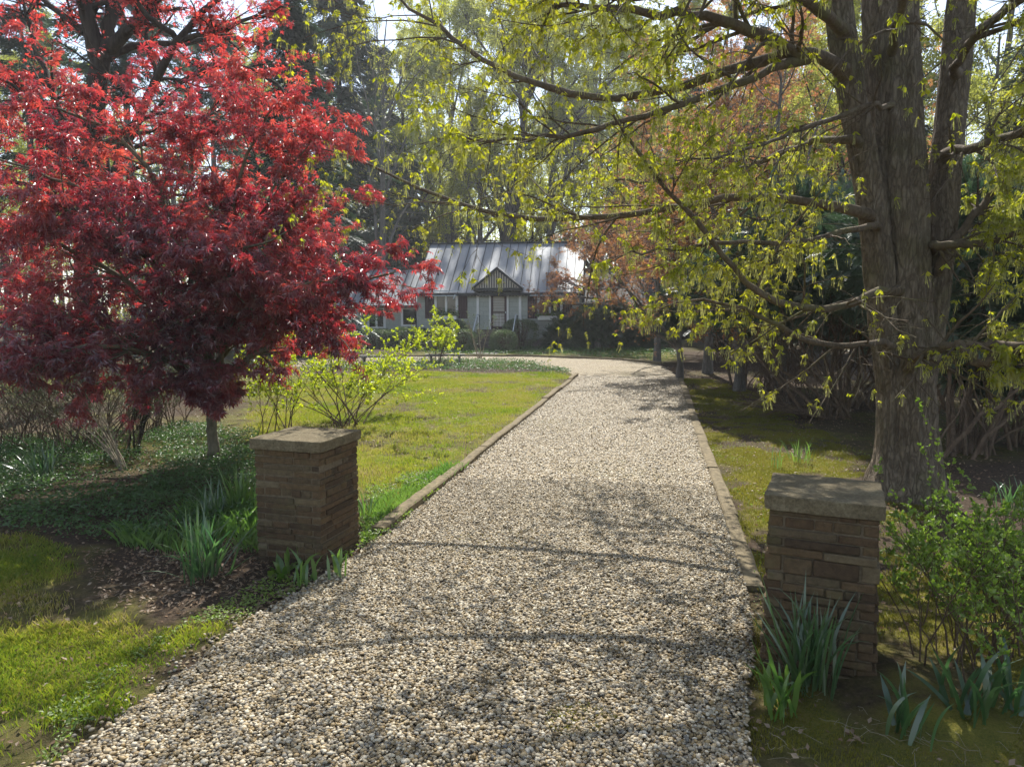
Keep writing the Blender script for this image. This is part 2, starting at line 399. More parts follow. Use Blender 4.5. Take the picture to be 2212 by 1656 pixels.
# ------------------------------------------------------------------ ground sheet
def spaced(lo, hi, st, far, g=1.25):
    a = list(np.arange(lo, hi, st)); s = st
    while a[-1] < far: s *= g; a.append(a[-1]+s)
    s = st
    while a[0] > -far: s *= g; a.insert(0, a[0]-s)
    return np.array(a)
gx = spaced(-10, 12, .11, 420); gy = spaced(0, 38, .11, 500)
GXX, GYY = np.meshgrid(gx, gy); gp = np.stack([GXX.ravel(), GYY.ravel()], -1)
def sst(d, w): return np.clip(.5 - d/(2*w), 0, 1)
n1 = fbm(np.c_[gp*1.1, np.zeros(len(gp))], 4); n2 = fbm(np.c_[gp*4., np.full(len(gp), 5.)], 3); n3 = fbm(np.c_[gp*.33, np.full(len(gp), 9.)], 3)
jit = (n2-.5)*.9
grass_m = np.maximum.reduce([sst(sdpoly(gp, lawn_mid)+jit*1.6, .4), sst(sdpoly(gp, lawn_left)+jit*1.3+.1, .3)*.8, sst(sdpoly(gp, lawn_far)+jit, .6), sst(sdpoly(gp, house_lawn)+jit, .4)*.7,
                             np.clip((n3-.52)*4, 0, 1)*.5])
moss_m = np.maximum(sst(sdpoly(gp, moss_right)+jit*1.2, .35), sst(sdpoly(gp, lawn_left)+jit*1.3+.1, .3)*.35)
moss_m = moss_m*np.clip((n1*.5+n2*.5-.42)*7, 0, 1)
grass_m = grass_m*np.clip(.35+(n1-.3)*3.2, .15, 1)
d_g = sdpoly(gp, gravel_main)
gz = (n1-.5)*.05 + (n2-.5)*.018 - .012
gz = gz + .13*np.exp(-((gp[:, 0]-2.5)**2+(gp[:, 1]-4.3)**2)/.2)
gz = np.where(np.hypot(gp[:, 0], gp[:, 1]) > 120, -.02, gz)
gz = gz - .05*sst(d_g+.12, .12)
m, nt, out = mat('ground'); cc = coord(nt)
ng = noise(nt, 26, 6, .75, cc); nb = noise(nt, 3.1, 5, .6, cc); nf = noise(nt, 90, 3, .7, cc)
soil = ramp(nt, ng, [(.3, (.028, .02, .013)), (.55, (.075, .052, .034)), (.75, (.15, .11, .075))])
mossc = ramp(nt, mth(nt, 'ADD', mth(nt, 'MULTIPLY', nf, .5), mth(nt, 'MULTIPLY', nb, .5)), [(.3, (.06, .062, .015)), (.48, (.15, .145, .025)), (.58, (.22, .18, .04)), (.7, (.12, .09, .045))])
grassc = ramp(nt, mth(nt, 'ADD', mth(nt, 'MULTIPLY', nf, .5), mth(nt, 'MULTIPLY', nb, .5)), [(.32, (.06, .09, .014)), (.46, (.14, .17, .022)), (.58, (.24, .21, .04)), (.68, (.15, .11, .05))])
c = mix(nt, mth(nt, 'MULTIPLY', attr(nt, 'grass'), ramp(nt, noise(nt, 4.5, 6, .72, cc), [(.36, (.1, .1, .1)), (.52, (1, 1, 1))])), soil, grassc)
c = mix(nt, attr(nt, 'moss'), c, mossc)
hh = mth(nt, 'ADD', ng, mth(nt, 'MULTIPLY', nf, .6))
princ(nt, out, c, .95, .12, nor=bump(nt, hh, .022, .9)); M_ground = m
b = MB(); nx, ny = len(gx), len(gy)
ii = (np.arange(ny-1)[:, None]*nx + np.arange(nx-1)[None]).ravel()
b.add(np.c_[gp, gz], np.stack([ii, ii+1, ii+nx+1, ii+nx], -1))
o = b.build('ground', M_ground, smooth=True); tag(o, kind='structure')
for nm, arr in (('grass', grass_m), ('moss', moss_m)):
    a = o.data.attributes.new(nm, 'FLOAT', 'POINT'); a.data.foreach_set('value', arr.astype(np.float32))

# ------------------------------------------------------------------ gravel driveway (sheet) and loose pebbles
dx_ = spaced(-7, 8, .2, 20); dy_ = np.arange(-3, 44, .2)
DX, DY = np.meshgrid(dx_[(dx_ > -19) & (dx_ < 12)], dy_); dp = np.stack([DX.ravel(), DY.ravel()], -1); nxx = DX.shape[1]
dz = .012 + (fbm(np.c_[dp*.9, np.full(len(dp), 3.)], 3)-.5)*.03
# clip sheet to the polygon: keep cells inside, shrink outside verts on to the border
sd = sdpoly(dp, gravel_main + 0)
q = (np.arange(DX.shape[0]-1)[:, None]*nxx + np.arange(nxx-1)[None]).ravel()
qf = np.stack([q, q+1, q+nxx+1, q+nxx], -1)
keep = sd[qf].min(1) < -.02
dz = np.where(sd > -.05, -.03, dz)
m, nt, out = mat('gravel'); cc = coord(nt)
vo = nt.nodes.new('ShaderNodeTexVoronoi'); vo.inputs['Scale'].default_value = 42; nt.links.new(cc, vo.inputs['Vector'])
sep = nt.nodes.new('ShaderNodeSeparateColor'); nt.links.new(vo.outputs['Color'], sep.inputs[0])
PEB = [(0, (.095, .068, .034)), (.18, (.28, .20, .09)), (.36, (.165, .155, .135)), (.52, (.38, .29, .155)), (.68, (.27, .245, .20)), (.84, (.47, .40, .27)), (1, (.60, .55, .44))]
gc = ramp(nt, sep.outputs[0], PEB)
dk = ramp(nt, vo.outputs['Distance'], [(.35, (1, 1, 1)), (.8, (.6, .54, .45))])
gcol = mix(nt, 1., gc, dk, 'MULTIPLY')
mos = ramp(nt, mth(nt, 'ADD', mth(nt, 'MULTIPLY', noise(nt, .55, 3, .5, cc), .6), mth(nt, 'MULTIPLY', noise(nt, 7, 4, .7, cc), .4)), [(.55, (0, 0, 0)), (.68, (.8, .8, .8))])
gcol = mix(nt, mos, gcol, (.19, .16, .055))
princ(nt, out, gcol, .8, .3, nor=bump(nt, mth(nt, 'SUBTRACT', 1., vo.outputs['Distance']), .02, 1.)); M_gravel = m
b = MB(); used, inv = np.unique(qf[keep], return_inverse=True)
b.add(np.c_[dp, dz][used], inv.reshape(-1, 4)); o = b.build('driveway', M_gravel, smooth=True); tag(o, kind='structure')

m, nt, out = mat('pebble')
pn = noise(nt, 60, 3, .6, coord(nt))
princ(nt, out, mix(nt, 1., ramp(nt, attr(nt), PEB), ramp(nt, pn, [(.3, (.8, .78, .75)), (.7, (1.08, 1.05, 1.0))]), 'MULTIPLY'), .62, .35); M_peb = m
phi = (1+5**.5)/2
ICO = nrm(np.array([[-1, phi, 0], [1, phi, 0], [-1, -phi, 0], [1, -phi, 0], [0, -1, phi], [0, 1, phi], [0, -1, -phi], [0, 1, -phi], [phi, 0, -1], [phi, 0, 1], [-phi, 0, -1], [-phi, 0, 1]]))
ICF = np.array([[0, 11, 5], [0, 5, 1], [0, 1, 7], [0, 7, 10], [0, 10, 11], [1, 5, 9], [5, 11, 4], [11, 10, 2], [10, 7, 6], [7, 1, 8], [3, 9, 4], [3, 4, 2], [3, 2, 6], [3, 6, 8], [3, 8, 9], [4, 9, 5], [2, 4, 11], [6, 2, 10], [8, 6, 7], [9, 8, 1]])
OCT = np.array([[1, 0, 0], [-1, 0, 0], [0, 1, 0], [0, -1, 0], [0, 0, 1.]]); OCF = np.array([[0, 2, 4], [2, 1, 4], [1, 3, 4], [3, 0, 4]])
near = np.concatenate([[[-6.6, 2.6], [-5.0, 2.6]], gravel_main[2:9], [KL0], [KL0+(KL1-KL0)*.14, KR0+(KR1-KR0)*.18, KR0], gravel_main[-6:-2], [[1.75, 2.6]]])
mid = np.array([KL0+(KL1-KL0)*.14, KL1, KR1, KR0+(KR1-KR0)*.18])
rng = RNG(11); b = MB()
def pebbles(poly, n, smin, smax, tv, tf, zoff):
    p = samp(poly, n, rng); n = len(p)
    s = smin + (smax-smin)*rng.beta(1.5, 3.2, n)
    sc = np.stack([s*rng.uniform(.8, 1.35, n), s*rng.uniform(.65, 1., n), s*rng.uniform(.4, .62, n)], -1)
    x = np.c_[rng.normal(size=(n, 2)), rng.normal(size=n)*.3]; up = np.c_[rng.normal(size=(n, 2))*.35, np.ones(n)]
    z = .018 + (fbm(np.c_[p*.9, np.full(n, 3.)], 3)-.5)*.03 + rng.uniform(0, zoff, n)
    b.scatter(tv, [tf], np.c_[p, z], frames(x, up), sc, rng.uniform(0, 1, n))
pebbles(near, 115000, .0075, .024, ICO, ICF, .009)
pebbles(mid, 70000, .010, .025, OCT, OCF, .016)
p = samp(np.concatenate([gravel_main[2:9]+[-.2, 0], gravel_main[2:9][::-1]+[.25, .1]]), 600, rng)
b.scatter(ICO, [ICF], np.c_[p, np.full(len(p), .008)], frames(np.c_[rng.normal(size=(len(p), 2)), np.zeros(len(p))], np.tile([0, 0, 1.], (len(p), 1))), rng.uniform(.007, .017, (len(p), 1))*np.array([1.2, 1, .6]), rng.uniform(0, 1, len(p)))
o = b.build('pebbles', M_peb, smooth=True); tag(o, 'loose rounded river pebbles covering the driveway', 'pebbles', kind='stuff')

# kerbs
M_kerb = plain('kerb_stone', (.17, .135, .08), .9, .2, var=.45, sc=14, bd=.01)
def kerb(p0, p1, side, w=.15, h=.095, seg=2.4, seed=0, z0=-.05):
    r = RNG(seed); d = p1-p0; L = np.linalg.norm(d); d = d/L; n = np.array([-d[1], d[0]])*side
    b = MB(); t = 0
    while t < L-.05:
        l = min(seg*r.uniform(.85, 1.15), L-t); k = 13
        off = r.normal()*.012; hz = h + r.normal()*.012; ww = w*r.uniform(.92, 1.06)
        for e in range(k):      # chipped, slightly wavy blocks made of short lengths
            pass
        s = np.linspace(t+.006, t+l-.006, k); prof = np.array([[0, z0], [.0, hz-.018], [.018, hz], [ww-.018, hz], [ww, hz-.018], [ww, z0]])
        P = p0[None] + d[None]*s[:, None]
        wob = (fbm(np.c_[P*2.2, np.full(k, seed+.5)], 3)-.5)*.05
        hw = (fbm(np.c_[P*3.1, np.full(k, seed+8.5)], 3)-.5)*.03
        v = np.zeros((k, 6, 3))
        v[..., :2] = P[:, None, :] + n[None, None, :]*(prof[None, :, 0, None] + off + wob[:, None, None])
        v[..., 2] = prof[None, :, 1] + hw[:, None]*(prof[None, :, 1] > 0)
        j = np.arange(k-1)[:, None]*6 + np.arange(5)[None]
        f = np.stack([j, j+6, j+7, j+1], -1).reshape(-1, 4)
        b.add(v.reshape(-1, 3), f); b.addm(v[0], [[[0, 1, 4, 5]], [[1, 2, 3, 4]]]); b.addm(v[-1], [[[5, 4, 1, 0]], [[4, 3, 2, 1]]])
        t += l
    o = b.build('kerb', M_kerb); tag(o, kind='structure'); return o
kerb(KL0, KL1, 1, seed=1)
kerb(KR0, KR1, -1, h=.035, w=.18, seed=2)
hk = GP((700, 774), (860, 770), (1000, 769), (1130, 769.5), (1270, 774.5), (1345, 777.5), (1425, 786))
for i in range(len(hk)-1): kerb(hk[i], hk[i+1], 1, w=.12, h=.09, seed=20+i)

# ------------------------------------------------------------------ brick gate pillars
m, nt, out = mat('old_brick'); cc = coord(nt); bn = noise(nt, 22, 6, .7, cc); bn2 = noise(nt, 3.5, 4, .6, cc)
bc = ramp(nt, attr(nt), [(0, (.06, .042, .027)), (.3, (.105, .068, .04)), (.55, (.12, .082, .046)), (.75, (.085, .063, .04)), (.92, (.14, .108, .066)), (1, (.19, .155, .10))])
bc = mix(nt, 1., bc, ramp(nt, bn, [(.3, (.6, .58, .55)), (.7, (1.3, 1.28, 1.2))]), 'MULTIPLY')
bc = mix(nt, ramp(nt, bn2, [(.56, (0, 0, 0)), (.75, (.55, .55, .55))]), bc, (.12, .11, .05))
bc = mix(nt, ramp(nt, noise(nt, 60, 4, .7, cc), [(.66, (0, 0, 0)), (.74, (.6, .6, .6))]), bc, (.34, .30, .25))
princ(nt, out, bc, .92, .2, nor=bump(nt, bn, .012, 1.)); M_brick = m
M_mortar = plain('mortar', (.15, .12, .08), .95, .1, var=.35, sc=40, bd=.008)
m, nt, out = mat('concrete_cap'); cc = coord(nt); cn = noise(nt, 45, 5, .75, cc); cn2 = noise(nt, 5, 5, .65, cc)
kc = ramp(nt, mth(nt, 'ADD', mth(nt, 'MULTIPLY', cn, .6), mth(nt, 'MULTIPLY', cn2, .4)), [(.3, (.06, .048, .03)), (.5, (.155, .125, .075)), (.7, (.29, .245, .155))])
kc = mix(nt, ramp(nt, noise(nt, 9, 5, .7, cc), [(.58, (0, 0, 0)), (.7, (.8, .8, .8))]), kc, (.06, .055, .035))
princ(nt, out, kc, .95, .15, nor=bump(nt, mth(nt, 'ADD', cn, cn2), .012, 1.)); M_cap = m
def pillar(center, W, capW, H, rot, seed, label, flare=.0):
    r = RNG(seed); R = rotz(rot); o3 = np.array([center[0], center[1], 0.])
    t = empty('brick_pillar', o3, label, 'gate pillar', 'brick gate pillars either side of the driveway')
    core = MB(); e = .012; core.box((-W/2+e, -W/2+e, -.1), (W/2-e, W/2-e, H-.1), R, o3); core.build('mortar_core', M_mortar, t)
    b = MB(); z = -.02; ci = 0; th = .10
    while z < H-.105:
        hgt = r.choice([.055, .062, .068, .075, .115], p=[.2, .3, .28, .16, .06])
        if z+hgt > H-.112: hgt = max(.03, H-.106-z)
        g = .007
        for sd in range(4):
            Rs = R @ rotz(sd*math.pi/2)
            own = (ci+sd) % 2 == 0
            s0, s1 = (-W/2, W/2) if own else (-W/2+th, W/2-th)
            s = s0
            while s < s1-.01:
                l = r.choice([.11, .18, .26, .34, .42]); l = min(l, s1-s)
                if s1-(s+l) < .07: l = s1-s
                pr = r.normal()*.0045 + flare*(1-z/H); hz = r.normal()*.002
                b.box((s+g*.5, -W/2-pr, z+g*.6+hz), (s+l-g*.5, -W/2+th*.9, z+hgt-g*.6+hz), Rs, o3, rnd=r.uniform(), bev=.007)
                s += l
        z += hgt; ci += 1
    br = b.build('brick_shaft', M_brick, t)
    # cap: subdivided block, rounded and chipped
    n = 26; cb = MB(); ct = .105
    for ax in range(3):
        for sg in (-1, 1):
            u, w = np.meshgrid(np.linspace(-1, 1, n), np.linspace(-1, 1, n)); P = np.zeros((n*n, 3))
            a1, a2 = [(1, 2), (2, 0), (0, 1)][ax]; P[:, ax] = sg; P[:, a1] = u.ravel(); P[:, a2] = w.ravel()*1
            h = np.array([capW/2, capW/2, ct/2]); Q = P*h; rr = .012
            inner = np.clip(Q, -(h-rr), h-rr); dd = Q-inner; ln = np.linalg.norm(dd, axis=1, keepdims=True)
            Q = np.where(ln > 0, inner + dd/np.maximum(ln, 1e-9)*np.minimum(ln, rr), Q)
            Q = Q + (fbm(Q*14+seed, 3)[:, None]-.5)*.02*nrm(P) + (fbm(Q*3+seed*2, 2)[:, None]-.5)*.02*nrm(P)
            Q[:, 2] += H-ct/2
            k = (np.arange(n-1)[:, None]*n + np.arange(n-1)[None]).ravel(); f = np.stack([k, k+1, k+n+1, k+n], -1)
            cb.add(Q @ R.T + o3, f if sg > 0 else f[:, ::-1])
    cb.build('cap', M_cap, t, smooth=True)
    return t
pillar((-2.005, 6.86), .705, .765, 1.2, math.radians(-17), 5, 'square brick gate pillar with sunlit concrete cap, backed by the open lawn')
pillar((2.13, 4.74), .655, .715, 1.2, math.radians(-24.5), 9, 'darker brick gate pillar standing in front of the thick maple trunk', flare=.03)

# ------------------------------------------------------------------ cottage
HR = math.radians(-7.0); HRM = rotz(HR); HO = np.array([-6.05, 45.55, 0.])
def HL(x, y, z): return HO + HRM @ np.array([x, y, z], float)
cot = empty('cottage', HO, 'grey shingled cottage with standing seam metal roof and striped entrance gable', 'house')
m, nt, out = mat('grey_shingle'); tc = nt.nodes.new('ShaderNodeTexCoord'); mp = nt.nodes.new('ShaderNodeMapping'); mp.inputs['Rotation'].default_value = (0, 0, -HR)
nt.links.new(tc.outputs['Object'], mp.inputs['Vector'])
sx = nt.nodes.new('ShaderNodeSeparateXYZ'); nt.links.new(mp.outputs[0], sx.inputs[0])
cm = nt.nodes.new('ShaderNodeCombineXYZ'); nt.links.new(mth(nt, 'ADD', sx.outputs[0], sx.outputs[1]), cm.inputs[0]); nt.links.new(sx.outputs[2], cm.inputs[1])
bk = nt.nodes.new('ShaderNodeTexBrick'); nt.links.new(cm.outputs[0], bk.inputs['Vector']); bk.inputs['Scale'].default_value = 1.0
bk.inputs['Brick Width'].default_value = .61; bk.inputs['Row Height'].default_value = .29; bk.inputs['Mortar Size'].default_value = .006
bk.inputs['Color1'].default_value = (.40, .43, .39, 1); bk.inputs['Color2'].default_value = (.44, .47, .43, 1); bk.inputs['Mortar'].default_value = (.24, .26, .24, 1)
wvn = noise(nt, 9, 5, .7, mp.outputs[0])
princ(nt, out, mix(nt, 1., bk.outputs['Color'], ramp(nt, wvn, [(.3, (.86, .86, .86)), (.7, (1.1, 1.1, 1.1))]), 'MULTIPLY'), .8, .25, nor=bump(nt, mth(nt, 'SUBTRACT', 1., bk.outputs['Fac']), .012, .8)); M_sid = m
m, nt, out = mat('roof_metal'); rn = noise(nt, .9, 4, .6, coord(nt)); rn2 = noise(nt, 14, 3, .6, coord(nt, 'Object', (1, 1, 1)))
princ(nt, out, ramp(nt, mth(nt, 'ADD', mth(nt, 'MULTIPLY', rn, .7), mth(nt, 'MULTIPLY', rn2, .3)), [(.3, (.19, .20, .215)), (.7, (.29, .30, .315))]), ramp(nt, rn, [(.3, (.5, .5, .5)), (.7, (.64, .64, .64))]), .4, .35, nor=bump(nt, rn, .02, .25)); M_roof = m
M_trim = plain('dark_trim', (.02, .022, .025), .5, .4, var=.2)
M_white = plain('white_paint', (.78, .79, .78), .5, .4, var=.06)
M_shut = plain('maroon_shutter', (.055, .025, .028), .6, .3, var=.2)
M_step = plain('weathered_step', (.15, .135, .115), .9, .2, var=.35, sc=20)
M_stone = plain('grey_stone', (.24, .22, .19), .9, .2, var=.35, sc=16, bd=.008)
M_glass, nt, out = mat('window_glass'); princ(nt, out, (.015, .02, .018), .04, .6)
M_curt = plain('blind', (.38, .35, .30), .8, .1, var=.15, sc=20)
M_cream = plain('gable_cream', (.52, .48, .42), .7, .2, var=.06)
M_rail = plain('painted_rail', (.62, .66, .69), .4, .5, .1)
M_iron = plain('black_iron', (.015, .016, .018), .5, .5, .3)
def hb(b, x0, x1, y0, y1, z0, z1, bev=0., rnd=0.): b.box((x0, y0, z0), (x1, y1, z1), HRM, HO, rnd, bev)
def hquad(b, pts): b.add([HL(*p) for p in pts], [[0, 1, 2, 3]] if len(pts) == 4 else [[0, 1, 2]])
ML, MD, ZE, ZR = 10.4, 8.9, 3.72, 6.95          # main block length, depth, eave and ridge height
WX0, WY0, WD, WZE, WZR = -6.0, .9, 6.4, 2.95, 5.25
# walls: main block with gable ends, wing, right wing
w = MB()
hb(w, 0, ML, 0, .2, -.1, ZE); hb(w, 0, ML, MD-.2, MD, -.1, ZE)
for x0 in (0, ML-.2):
    hb(w, x0, x0+.2, .2, MD-.2, -.1, ZE)
    for xx in (x0, x0+.2): hquad(w, [(xx, 0, ZE), (xx, MD, ZE), (xx, MD/2, ZR-.1)])
w.build('main_wall', M_sid, cot)
w = MB(); hb(w, WX0, -.003, WY0, WY0+.2, -.1, WZE); hb(w, WX0, WX0+.2, WY0+.2, WY0+WD, -.1, WZE); hquad(w, [(WX0, WY0, WZE), (WX0, WY0+WD, WZE), (WX0, WY0+WD/2, WZR-.1)])
hb(w, WX0+.2, -.003, WY0+WD-.2, WY0+WD, -.1, WZE); w.build('wing_wall', M_sid, cot)
w = MB(); hb(w, ML+.003, 15.3, .5, .7, -.1, 2.95); hb(w, 15.1, 15.3, .7, 6.5, -.1, 2.95); hquad(w, [(15.3, .5, 2.95), (15.3, 6.9, 2.95), (15.3, 3.7, 5.1)]); w.build('wing_wall', M_sid, cot)
w = MB(); hb(w, -.02, ML+.02, -.02, .0-.002, -.1, .55); w.build('foundation', M_stone, cot)
def gable_roof(x0, x1, y0, y1, ze, zr, seams, oh=.35, ohx=.12, name='roof', rm=None):
    ym = (y0+y1)/2; sl = (zr-ze)/(ym-y0); zl = ze - sl*oh
    b = MB(); th = .07
    for s in (1, -1):
        ya = ym - s*(ym-y0+oh); P = [(x0-ohx, ya, zl), (x1+ohx, ya, zl), (x1+ohx, ym, zr), (x0-ohx, ym, zr)]
        Q = [(p[0], p[1], p[2]-th) for p in P]; v = [HL(*p) for p in P+Q]
        b.add(v, [[0, 1, 2, 3], [7, 6, 5, 4], [0, 4, 5, 1], [1, 5, 6, 2], [3, 7, 4, 0]])
    rf = b.build(name, rm or M_roof, cot)
    b = MB(); n = int(round((x1-x0+2*ohx)/seams))
    for i in range(n+1):
        x = x0-ohx+.015 + (x1-x0+2*ohx-.03)*i/n
        for s in (1,):
            ya = ym - s*(ym-y0+oh); a = HL(x, ya, zl); c = HL(x, ym, zr)
            d = c-a; L = np.linalg.norm(d); d = d/L; X = HRM[:, 0]; N = np.cross(X, d)
            v = [a + X*e + N*h for (e, h) in ((-.014, .0), (.014, .0), (.014, .05), (-.014, .05))]; v = v + [q+d*L for q in v]
            b.add(v, [[0, 1, 5, 4], [1, 2, 6, 5], [2, 3, 7, 6], [3, 0, 4, 7], [0, 3, 2, 1]])
    ORG[rf.name] = HO; b.build('standing_seam', M_roofd, rf)
    b = MB(); b.box((x0-ohx-.02, ym-.12, zr-.02), (x1+ohx+.02, ym+.12, zr+.075), HRM, HO, 0, .02); b.build('ridge_cap', M_roofd, rf)
    return rf, zl
M_roofd = plain('seam_metal', (.05, .056, .062), .75, .3, .1, var=.15)
rf, zl = gable_roof(0, ML, 0, MD, ZE, ZR, .56)
b = MB(); hb(b, -.14, ML+.14, -.40, -.353, zl-.16, zl-.005); hb(b, -.12, ML+.12, -.353, -.003, zl-.17, zl-.13); b.build('fascia', M_trim, cot)
b = MB()   # scalloped trim below the eave
for i in range(52): hb(b, -.05+i*.2, -.05+i*.2+.13, -.395, -.36, zl-.205, zl-.161)
b.build('scalloped_trim', M_trim, cot)
gable_roof(WX0, -.13, WY0, WY0+WD, WZE, WZR, .5, ohx=.1)
gable_roof(ML+.15, 15.3, .5, 6.9, 2.95, 5.1, .5, ohx=.1, rm=M_roofd)  # dark metal colour stands in for shade here, holds down the roof glare
b = MB(); hb(b, WX0-.1, -.01, WY0-.40, WY0-.355, WZE-.42, WZE-.25); b.build('wing_fascia', M_trim, cot)
b = MB(); hb(b, ML+.01, 15.4, .1, .145, 2.55, 2.7); b.build('wing_fascia', M_trim, cot)
b = MB(); b.tubes(np.array([HL(-.06, -.3, zl-.1), HL(-.06, -.06, zl-.4), HL(-.06, -.06, .2)]), np.full(3, .04), 6); b.build('downspout', M_trim, cot)
b = MB(); b.tubes(np.array([HL(1.1, 1.3, 4.3), HL(1.1, 1.3, 5.15)]), np.full(2, .05), 7); b.build('vent_pipe', M_trim, cot)
# entrance gable
gc_, gw, gy = 5.27, 1.55, -.75; gze, gzr = 3.86, 5.02
porch = MB(); th = .09
for s in (-1, 1):
    a = (gc_+s*gw, gy-.12, gze-.07); c = (gc_, gy-.12, gzr)
    P = [a, c, (c[0], 2.2, c[2]), (a[0], 2.2, a[2])]; Q = [(p[0], p[1], p[2]-th) for p in P]
    porch.add([HL(*p) for p in P+Q], [[0, 1, 2, 3], [7, 6, 5, 4], [0, 4, 5, 1], [0, 3, 7, 4]])
pr = porch.build('porch_roof', M_roof, cot); ORG[pr.name] = HO
b = MB()
for s in (-1, 1):
    a = np.array([gc_+s*(gw+.03), gze-.10]); c = np.array([gc_, gzr+.02])
    for (y0, y1, h) in ((gy-.17, gy-.123, .20),):
        P = [(a[0], y0, a[1]), (c[0], y0, c[1]), (c[0], y0, c[1]-h), (a[0], y0, a[1]-h*.8)]; Q = [(p[0], y1, p[2]) for p in P]
        b.add([HL(*p) for p in P+Q], [[0, 1, 2, 3], [7, 6, 5, 4], [0, 4, 5, 1], [3, 2, 6, 7], [0, 3, 7, 4]])
b.build('bargeboard', M_trim, pr)
b = MB(); pts = [(gc_-gw+.16, gy, gze-.1), (gc_+gw-.16, gy, gze-.1), (gc_, gy, gzr-.14)]
hquad(b, pts); b.build('gable_panel', M_cream, cot)
b = MB()
for i in range(19):
    x = gc_-gw+.26+i*.152; zt = gzr-.16-(abs(x+.03-gc_))*(gzr-gze+.02)/(gw-.16)
    if zt > gze: hb(b, x, x+.065, gy-.022, gy-.003, gze-.09, zt)
b.build('dark_stripe', M_trim, cot)
b = MB(); hb(b, gc_-gw+.05, gc_+gw-.05, gy-.05, -.003, gze-.26, gze-.103)
for i in range(15): hb(b, gc_-gw+.07+i*.2, gc_-gw+.2+i*.2, gy-.048, gy-.01, gze-.305, gze-.262)
b.build('porch_beam', M_trim, cot)
for s in (-1, 1):
    b = MB(); hb(b, gc_+s*1.34-.08, gc_+s*1.34+.08, -.08, -.003, .9, gze-.27); b.build('porch_pilaster', M_white, cot)
# door
fr = MB(); hb(fr, gc_-.62, gc_-.50, -.09, -.004, 1.17, 3.5); hb(fr, gc_+.50, gc_+.62, -.09, -.004, 1.17, 3.5); dfr = fr.build('door_trim', M_white, cot)
d = MB(); hb(d, gc_-.497, gc_-.36, -.075, -.01, 1.17, 3.48); hb(d, gc_+.36, gc_+.497, -.075, -.01, 1.17, 3.48); hb(d, gc_-.357, gc_+.357, -.075, -.01, 3.24, 3.48); hb(d, gc_-.357, gc_+.357, -.075, -.01, 1.17, 1.36); hb(d, gc_-.357, gc_+.357, -.078, -.02, 2.22, 2.29)
dr = d.build('door', M_shut, cot); ORG[dr.name] = HO
d = MB(); hb(d, gc_-.355, gc_+.355, -.05, -.02, 1.365, 2.215); hb(d, gc_-.355, gc_+.355, -.05, -.02, 2.295, 3.235); d.build('pane', M_curt, dr)
d = MB()
for i in range(4): hb(d, gc_-.353+.0, gc_+.353, -.062, -.052, 1.5+i*.2, 1.515+i*.2)
for i in range(1, 3): hb(d, gc_-.353+i*.235-.008, gc_-.353+i*.235+.008, -.064, -.053, 1.37, 2.21)
for i in range(5): hb(d, gc_-.353, gc_+.353, -.062, -.052, 2.42+i*.16, 2.432+i*.16)
d.build('glazing_bar', M_white, dr)
d = MB(); d.box((gc_+.40, -.115, 2.2), (gc_+.46, -.076, 2.3), HRM, HO, 0, .012); d.build('handle', M_rail, dr)
# windows
def window(xa, xb, z0, z1, y=0., n=2, arms=True, planter=True, shut=True):
    f = MB(); t = .15
    hb(f, xa, xa+t, y-.07, y-.003, z0, z1); hb(f, xb-t, xb, y-.07, y-.003, z0, z1); hb(f, xa+t, xb-t, y-.07, y-.003, z1-t, z1); hb(f, xa+t, xb-t, y-.07, y-.003, z0, z0+t*.7)
    for i in range(1, n):
        xm = xa+t + (xb-xa-2*t)*i/n; hb(f, xm-.07, xm+.07, y-.066, y-.003, z0+t*.7, z1-t)
    fo = f.build('window', M_white, cot); ORG[fo.name] = HO
    g = MB(); hb(g, xa+t, xb-t, y-.03, y-.012, z0+t*.7, z1-t); g.build('pane', M_glass, fo)
    if arms:
        a = MB(); hb(a, xa-.35, xb+.28, y-.62, y-.55, z1+.04, z1+.10); hb(a, xa-.42, xb+.1, y-.74, y-.70, z1-.24, z1-.19)
        for xx in (xa-.12, xb-.15):
            a.tubes(np.array([HL(xx, y-.72, z1-.4), HL(xx+.06, y-.03, z1+.12)]), np.full(2, .035), 4)
        a.build('awning_frame', M_awn, fo)
    if shut:
        for s in (-1, 1):
            x0 = xa-.62 if s < 0 else xb+.02
            sh = MB()
            for i in range(4): hb(sh, x0+i*.148, x0+i*.148+.138, y-.05, y-.004, z0-.25, z1+.05, .008)
            for zz in (z0+.05, z1-.35): hb(sh, x0+.01, x0+.575, y-.075, y-.052, zz, zz+.1)
            sh.build('shutter', M_shut, cot)
    if planter:
        p = MB(); hb(p, xa+.05, xb-.05, y-.38, y-.075, z0-.34, z0-.08, .015); po = p.build('planter_box', M_white, cot); ORG[po.name] = HO
        r = RNG(int(xa*100)); q = MB(); n_ = 520
        pos = np.stack([HL(r.uniform(xa-.05, xb+.05), y-.25+r.normal()*.12, z0-.1+abs(r.normal())*.17) for _ in range(n_)])
        x = nrm(np.c_[r.normal(size=(n_, 2)), r.normal(size=n_)*.5+.3])
        q.scatter(*LEAF, pos, frames(x, rand_unit(r, n_)), r.uniform(.08, .17, n_), r.uniform(0, 1, n_)); q.build('planting', M_green, po)
M_awn = plain('pale_blue_paint', (.50, .58, .62), .5, .4, var=.05)
LEAF = (np.array([[0, 0, 0], [.45, .28, .05], [1, 0, -.05], [.45, -.28, .05]]), [np.array([[0, 1, 2, 3]])])
window(1.14, 2.66, 2.12, 3.5)
window(7.7, 9.26, 2.12, 3.5)
window(-1.32, -.12, 1.35, 2.6, WY0, 1, False, False, False)
window(-3.6, -2.35, 1.2, 2.6, WY0, 2, False, False, False)
window(-5.4, -4.2, 1.35, 2.6, WY0, 2, False, False, False)
